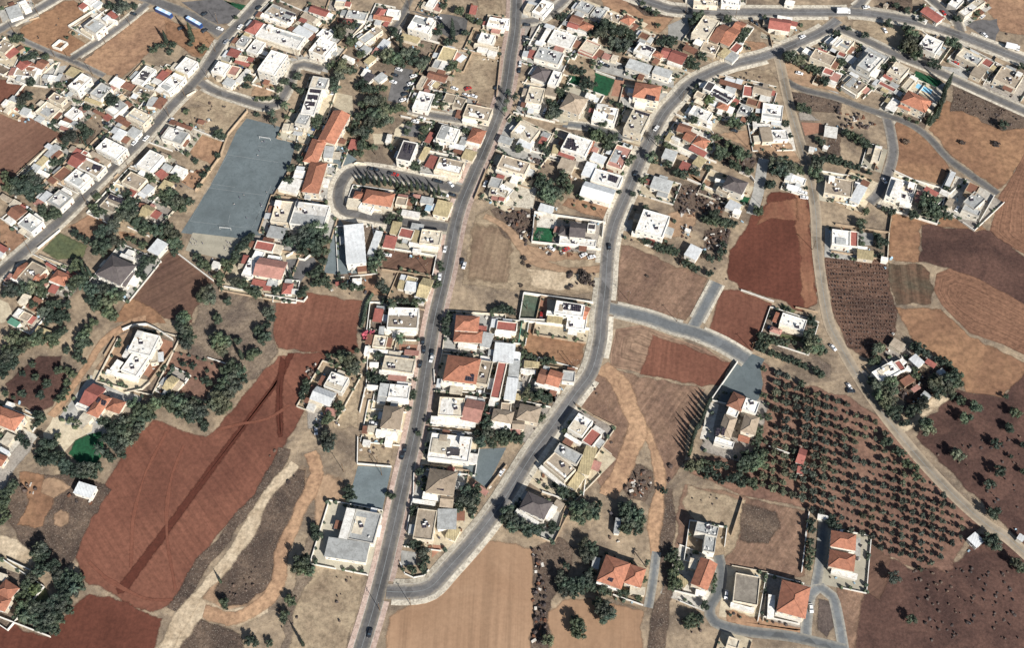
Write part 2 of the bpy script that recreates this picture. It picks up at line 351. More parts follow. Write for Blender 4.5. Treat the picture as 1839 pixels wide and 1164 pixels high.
# ------------------------------------------------------------------ the land
gme = mesh('ground', [(-6000, -3000, 0), (6000, -3000, 0), (6000, 9000, 0), (-6000, 9000, 0)], [[0, 1, 2, 3]], ['ground'])
struct(obj('ground', gme))
FIELDS = '''
field redfield 275,755 370,785 395,765 455,690 500,640 575,632 590,660 565,690 545,740 530,770 510,800 495,840 470,880 440,915 390,960 370,995 345,1040 310,1085 270,1100 215,1075 150,1040 135,1000 150,960 185,880 230,800
field darkstrip 517,634 528,634 510,675 425,790 320,935 230,1060 212,1068 208,1058 300,940 400,805 490,690
field darkstrip 503,640 513,650 507,700 508,785 500,786 495,740 497,690
field redfield_b 495,540 520,545 545,525 650,540 640,600 645,632 600,640 500,625 490,600
field deepred 160,1067 215,1080 290,1112 275,1175 -20,1175 -20,1112 90,1145 120,1105
field brownplough 308,448 385,505 380,530 352,550 345,580 310,575 232,540 250,500
field scrubpale 385,510 495,545 490,600 500,632 460,680 400,700 340,640 315,590 350,580 355,550
field pinkfield 0,205 60,212 100,235 115,250 60,300 20,335 -20,325 -20,205
field redfield_b -20,135 45,155 30,175 -20,195
field deepred 1385,345 1450,348 1458,440 1468,545 1440,560 1395,537 1330,520 1305,490 1310,450 1345,400
field tanred 1425,347 1450,348 1458,440 1468,545 1445,556 1438,500 1434,430
wide tanred 1375,360 1440,350 1440,400 1380,395 1350,410
field redfield_b 1298,522 1330,522 1385,545 1372,600 1352,630 1280,610 1275,590 1290,535
ring:1140,622:1150,628 ringstraw 1105,590 1150,583 1270,625 1312,650 1295,690 1260,695 1095,660 1098,620
field redfield_b 1172,602 1312,650 1293,692 1260,695 1150,672
field strawpink 1115,440 1150,450 1270,500 1258,540 1230,575 1180,560 1110,540 1110,500
field tanfield 690,1180 700,1110 730,1090 800,1060 835,1020 875,972 960,985 955,1180
field scrub 958,985 1005,965 1030,985 1020,1030 990,1080 985,1180 955,1180
field tanfield 990,1180 985,1100 1010,1080 1060,1075 1155,1095 1155,1180
field orangefield 1605,212 1640,225 1690,270 1705,300 1690,330 1600,312 1606,270
field orangefield 1668,232 1700,180 1790,230 1860,225 1850,270 1820,310 1790,342 1745,305 1705,275
field scrub 1710,165 1745,150 1850,205 1850,228 1800,235 1730,200
ring:1850,320:1850,420 ploughring 1860,235 1820,310 1790,355 1775,415 1790,430 1860,470
field orangefield 1600,385 1660,385 1750,395 1775,415 1655,405 1652,470 1595,465
field darkbrown 1655,405 1780,415 1860,478 1860,580 1770,515 1700,480 1650,470
field mossfield 1595,472 1655,475 1670,490 1672,545 1610,548 1597,510
ring:1730,535:1860,600 ploughring 1680,490 1705,480 1760,500 1860,555 1860,650 1800,620 1740,600 1690,548 1675,520
wide sandtan 1640,565 1690,560 1760,640 1740,690 1700,640
field orangefield 1608,552 1690,555 1740,605 1860,660 1800,715 1735,705 1722,670 1640,615
field vineyard 1483,455 1590,465 1595,500 1610,570 1605,605 1560,645 1520,622 1495,560 1480,500
field darkbrown 1720,700 1800,715 1860,650 1860,1000 1800,940 1700,840 1645,785 1660,755
field darkbrown 1560,985 1640,1025 1720,1010 1760,960 1800,970 1860,1020 1860,1180 1520,1180 1512,1100 1555,1060
field brownplough 1560,978 1600,1000 1592,1050 1580,1080 1555,1060
field strawpink 1500,1050 1550,1060 1545,1090 1530,1180 1515,1180 1508,1110
field olivesoil 1370,650 1430,690 1520,710 1580,750 1660,838 1762,945 1735,970 1700,1030 1640,1020 1560,975 1450,910 1330,890 1240,850 1225,830 1290,820 1365,800 1370,740
field strawpink 1230,870 1345,895 1450,920 1445,1035 1400,1040 1300,1020 1215,990 1212,930
field straw 1235,872 1340,898 1322,978 1300,1005 1280,990 1225,905
wide scrub 1325,896 1400,915 1412,945 1385,985 1320,978
field straw 855,388 880,375 930,400 948,440 1085,450 1075,530 950,525 830,512 838,450
wide tanplough 845,392 900,398 928,440 920,518 832,510 838,450
field sandtan 930,440 1060,455 1075,465 1000,470 945,475
field orangefield 942,590 1055,602 1048,640 1028,662 945,640
field strawpink 1045,695 1085,665 1120,720 1138,765 1120,820 1085,880 1060,850 1075,760 1030,730
field strawpink 1108,665 1265,700 1235,770 1228,830 1200,870 1188,850 1170,785 1150,750
wide sandtan 515,825 565,810 575,850 550,905 530,960 520,1040 480,1100 400,1130 310,1150 330,1100 390,1040 440,970 480,900
field scrub 475,880 520,842 548,845 545,895 520,950 500,1000 490,1050 445,1085 400,1092 385,1062 430,985
field scrub 300,1180 325,1130 360,1112 430,1140 440,1180
field scrubpale 560,930 640,1030 620,1180 505,1180 520,1080
field straw 575,980 660,1025 622,1180 520,1180 530,1090 560,1040
field scrub 30,860 130,850 200,880 150,960 130,1010 100,1030 40,980 10,930
field scrub 965,385 930,440 905,425 880,378 900,370
field darkbrown 45,660 70,640 110,640 120,690 95,730 60,740 15,720 10,690
field olivesoil 300,630 405,655 390,690 372,705 372,718 300,700 285,680
field sandtrack 350,1068 400,1096 450,1090 478,1072 482,1100 430,1128 362,1112 305,1180 268,1180 300,1140
wide sandtan 560,840 620,850 650,900 600,990 570,1000 560,930
wide sandtrack 935,478 1060,490 1072,526 950,522
lot orangefield 35,52 113,2 132,0 160,16 124,46 165,74 130,102 118,103 93,92 46,70
lot dirt 155,105 258,22 282,20 310,38 345,58 372,68 385,82 372,98 345,100 310,70 275,85 260,100 220,138 193,133 150,112
lot dirt 1130,-10 1160,12 1210,30 1195,50 1165,70 1120,55 1080,0
lot dirt 1770,-10 1860,-10 1860,65 1795,55 1785,32 1775,22
lot scrub 1570,10 1640,-10 1640,18 1630,28 1580,22
lot asphaltdark 1732,42 1788,33 1797,54 1788,73 1760,63
lot straw 1532,36 1587,37 1633,60 1612,88 1560,68 1530,50
lot schoolyard 443,212 520,232 530,262 520,300 505,330 485,385 478,420 435,432 325,418 380,330 405,280 425,235
lot sandcourt 346,418 432,428 412,468 333,450
lot cement 495,415 545,425 520,462 478,458
lot straw 335,193 413,190 446,203 412,243 385,236 346,222
lot straw 345,180 372,162 445,195 443,210 400,200
lot dirt 345,235 405,257 382,297 340,272
lot gravel 330,315 375,300 352,342 325,328
'''
for ln in FIELDS.strip().splitlines():
    k, mt, rest = ln.split(' ', 2)
    if k.startswith('ring'):
        _, c0, c1 = k.split(':'); ZA[0] += .0003; ring_area('field', mt, full(rest), [P(*map(float, q.split(','))) for q in (c0, c1)], .004+ZA[0]); continue
    if k == 'wide': ZA[0] += .0003; soft_area('field', mt, full(rest), .5, .004+ZA[0], 9.0); continue
    area('field' if k == 'field' else 'plot', mt, full(rest), .8 if mt not in ('schoolyard', 'sandcourt', 'darkstrip') else 0)

ZA[0] = 0.0
# name | material | asphalt width m | pavement left m | pavement right m | pavement material | centre line | points (photograph)
ROADS = '''
road asphalt 7.0 2.6 2.6 pinkpavement 1 646,1175 672,1090 690,1020 704,960 724,870 748,765 764,670 780,575 800,490 822,385 845,325 872,262 900,190 910,150 917,100 925,50 928,-20
road asphalt 7.2 2.6 2.6 pavement 1 694,1063 735,1064 772,1056 806,1020 854,966 900,905 957,815 990,770 1034,707 1062,668 1077,613 1080,575 1087,517 1092,449 1101,406 1111,380 1130,336 1151,284 1170,244 1192,203 1215,177 1243,148 1303,119 1372,101 1415,84 1475,57 1505,35
road asphalt 7.4 2.6 2.6 pavement 1 1120,-14 1175,6 1215,17 1320,21 1492,22 1530,21 1574,26 1647,39 1712,59 1776,83 1860,117
road asphalt 5.6 1.6 1.6 pavement 0 1484,46 1505,50 1555,72 1610,98 1666,120 1721,146 1776,171 1850,204
road asphalt 5.4 1.4 1.4 pavement 0 1562,-16 1543,8 1524,20
road asphalt 5.4 1.4 1.4 pavement 0 1662,-10 1695,18 1717,37 1726,62
road dustroad 6.0 0 0 pavement 1 1396,100 1400,110 1406,137 1418,190 1430,233 1446,286 1458,336 1465,385 1468,449 1477,517 1489,580 1504,612 1524,649 1555,699 1587,745 1605,768 1629,798 1666,841 1721,898 1776,946 1808,966 1860,1012
road asphalt 6.2 2.2 2.2 pavement 0 -20,506 52,445 122,382 172,330 258,247 306,192 360,135 403,69 437,34 480,-14
road asphalt 5.4 1.6 1.6 pavement 0 357,146 386,163 437,180 472,190 495,187 512,166 525,135 532,118 545,115 580,124
road asphalt 7.4 0 0 pavement 0 240,-12 300,10 340,27 398,60
road asphalt 5.0 1.4 1.4 pavement 0 128,106 180,72 230,35 265,5 280,-10
road asphalt 4.2 0 0 pavement 0 15,56 46,74 96,96 120,105 150,118 187,136
road asphalt 5.6 1.6 1.6 pavement 0 -20,66 30,36 70,15 115,-12
road asphalt 5.0 1.4 1.4 pavement 0 884,226 823,214 772,206 735,196
road asphalt 6.6 2.2 2.8 pavement 0 832,342 790,332 720,316 655,306 628,310 612,332 608,358 618,378 650,386 700,395 760,402 804,408
road asphalt 4.6 0 0 pavement 0 742,-14 722,28 706,52
road asphalt 5.6 1.8 1.8 pavement 0 928,38 962,36 982,26 1005,8 1026,-14
road asphaltblue 4.4 1.2 1.2 pavement 0 1168,252 1115,243 1063,229 1020,223
road cement 6.0 0 0 pavement 0 1372,285 1367,310 1362,345 1350,385
road asphalt 5.0 0 0 pavement 0 1407,142 1440,160 1500,175 1546,192 1583,204 1629,220 1666,245 1703,285 1740,312 1792,348
road asphalt 6.2 0 0 pavement 0 1592,206 1600,240 1604,275 1595,310 1580,345 1562,364
road asphaltblue 7.4 1.6 1.6 pavement 0 1083,551 1120,560 1165,571 1210,587 1250,598 1300,620 1342,646
road asphaltblue 6.0 1.4 1.4 pavement 0 1240,594 1252,575 1268,545 1288,508
road asphaltblue 5.0 0 0 pavement 0 1290,998 1296,1030 1290,1065 1275,1090 1283,1118 1337,1134 1406,1142 1449,1150 1520,1168
road asphaltblue 5.0 0 0 pavement 0 1447,1150 1449,1110 1456,1068 1476,1057 1495,1072 1505,1110 1517,1180
road asphaltblue 4.6 0 0 pavement 0 1479,932 1474,1000 1464,1058
road asphaltblue 4.2 0 0 pavement 0 1179,992 1172,1046 1164,1092
track orangetrack 8.5 0 0 pavement 0 1080,659 1105,685 1128,720 1147,765 1135,805 1112,845 1092,892
track orangetrack 5.0 0 0 pavement 0 1147,762 1168,790 1180,830 1184,870 1180,910 1176,955 1179,1000
track sandtrack 5.6 0 0 pavement 0 528,832 500,865 472,905 443,962 415,995 385,1035 345,1085 305,1150 285,1185
track orangetrack 6.0 0 0 pavement 0 560,812 566,840 552,890 528,940 514,980 503,1030 475,1080 425,1108 365,1104
track orangetrack 3.6 0 0 pavement 0 92,748 135,692 163,645 195,605 235,580 262,575
track gravel 6.0 0 0 pavement 0 47,793 22,832 -20,900
track sandtrack 5.5 0 0 pavement 0 -20,966 30,990 60,1012
track sandtrack 3.6 0 0 pavement 0 1612,778 1640,760 1680,725 1705,705
track fieldtrack 1.3 0 0 pavement 0 392,772 430,762 480,752 520,728
track fieldtrack 1.3 0 0 pavement 0 300,775 262,850 240,930 235,1020
track fieldtrack 1.3 0 0 pavement 0 330,800 305,870 300,960 315,1060
track fieldtrack 1.3 0 0 pavement 0 160,1010 200,1045 260,1075 310,1078
track scrub 6.0 0 0 pavement 0 1200,878 1197,940 1195,1000 1200,1060 1184,1120 1176,1185
track scrub 5.5 0 0 pavement 0 508,805 492,850 465,895 428,935 396,972 365,1010 335,1062 312,1098
track sandtan 4.0 0 0 pavement 0 870,388 910,410 945,455 1000,482 1078,485
'''
RD = []
for i, ln in enumerate(ROADS.strip().splitlines()):
    nm, mt, wd, pl, pr, pm, cl, rest = ln.split(' ', 7)
    pts = spline(full(rest), 3.0)
    RD.append((nm, mt, float(wd), float(pl), float(pr), pm, int(cl), pts))
def strip(pts, off0, off1, z):
    vs = []
    for i, p in enumerate(pts):
        a = pts[max(i-1, 0)]; b = pts[min(i+1, len(pts)-1)]
        d = (b-a); d.z = 0; d.normalize(); n = Vector((-d.y, d.x, 0))
        vs.append((p+n*off0)+Vector((0, 0, z))); vs.append((p+n*off1)+Vector((0, 0, z)))
    return vs
def on_road(p, skip=None, extra=0.0, upto=None):
    for k, r in enumerate(RD):
        if k == skip or (upto is not None and k >= upto): continue
        lim = r[2]/2+extra
        pts = r[7]
        for j in range(0, len(pts)-1):
            a = pts[j]
            if abs(a.x-p[0]) > lim+6 or abs(a.y-p[1]) > lim+6: continue
            if seg_d(p, a, pts[j+1]) < lim: return True
    return False
for i, (nm, mt, wd, pl, pr, pm, cl, pts) in enumerate(RD):
    track = nm == 'track'
    z = .085+(len(RD)-i)*.0012
    vs = strip(pts, -wd/2, wd/2, z)
    if mt in SOFT:
        np_ = len(pts); o1 = strip(pts, -wd/2-min(1.6, wd*.4), wd/2+min(1.6, wd*.4), z); o2 = strip(pts, -wd/2+min(1.2, wd*.25), wd/2-min(1.2, wd*.25), z)
        ph = [random.uniform(0, 6.28) for _ in range(4)]
        for k in range(np_):
            cw = (pts[k]-o1[2*k]); cw.z = 0; cw.normalize()
            for q, sg in ((0, 1), (1, -1)):
                wv_ = cw*sg*(.9*math.sin(k*.37+ph[q])+.7*math.sin(k*.83+ph[2+q])+random.gauss(0, .25))*min(1, wd/6)
                o1[2*k+q] += wv_; o2[2*k+q] += wv_*.8
        vs = []
        for k in range(np_): vs += [o1[2*k], o2[2*k], o2[2*k+1], o1[2*k+1]]
        fs = [[4*k+q, 4*k+q+1, 4*k+q+5, 4*k+q+4] for k in range(np_-1) for q in range(3)]
        me = mesh(nm, vs, fs, [mt]); at = me.attributes.new('edge', 'FLOAT', 'POINT'); at.data.foreach_set('value', [0.0 if i_ % 4 in (0, 3) else 1.0 for i_ in range(4*np_)])
        if me.polygons[0].normal.z < 0: me.flip_normals()
        struct(obj(nm, me)); continue
    fs = [[2*k, 2*k+1, 2*k+3, 2*k+2] for k in range(len(pts)-1)]
    o2 = strip(pts, -wd/2+1.6, wd/2-1.6, z); v4 = []
    for k in range(len(pts)): v4 += [vs[2*k], o2[2*k], o2[2*k+1], vs[2*k+1]]
    me = mesh(nm, v4, [[4*k+q, 4*k+q+1, 4*k+q+5, 4*k+q+4] for k in range(len(pts)-1) for q in range(3)], [mt])
    me.attributes.new('verge', 'FLOAT', 'POINT').data.foreach_set('value', [1.0 if i_ % 4 in (0, 3) else 0.0 for i_ in range(len(v4))])
    if me.polygons[0].normal.z < 0: me.flip_normals()
    o = struct(obj(nm, me))
    if cl:
        v2 = strip(pts, -.09, .09, z+.006); me = mesh('centre_line', v2, fs, ['linepaint'])
        if me.polygons[0].normal.z < 0: me.flip_normals()
        obj('centre_line', me, o)
    for side, pw in ((1, pl), (-1, pr)):
        if not pw: continue
        c0, c1 = wd/2, wd/2+pw
        a = strip(pts, side*c0, side*c1, 0)
        runs = []; cur = []
        for k in range(len(pts)):
            mid = (a[2*k]+a[2*k+1])/2
            if on_road(mid, i, .9): 
                if len(cur) > 1: runs.append(cur)
                cur = []
            else: cur.append(k)
        if len(cur) > 1: runs.append(cur)
        for run in runs:
            vs = []; fs2 = []; mi = []
            for k in run:
                p0, p1 = a[2*k], a[2*k+1]
                e = (p1-p0).normalized()
                vs += [p0+Vector((0, 0, .0)), p0+Vector((0, 0, .17)), p0+e*.2+Vector((0, 0, .17)), p1+Vector((0, 0, .168)), p1]
            for k in range(len(run)-1):
                b0, b1 = 5*k, 5*k+5
                for q in range(4):
                    f = [b0+q, b0+q+1, b1+q+1, b1+q]
                    fs2.append(f if side < 0 else f[::-1]); mi.append(1 if q < 2 else 0)
            struct(obj('pavement', mesh('pavement', vs, fs2, [pm, 'kerb'], mi)))
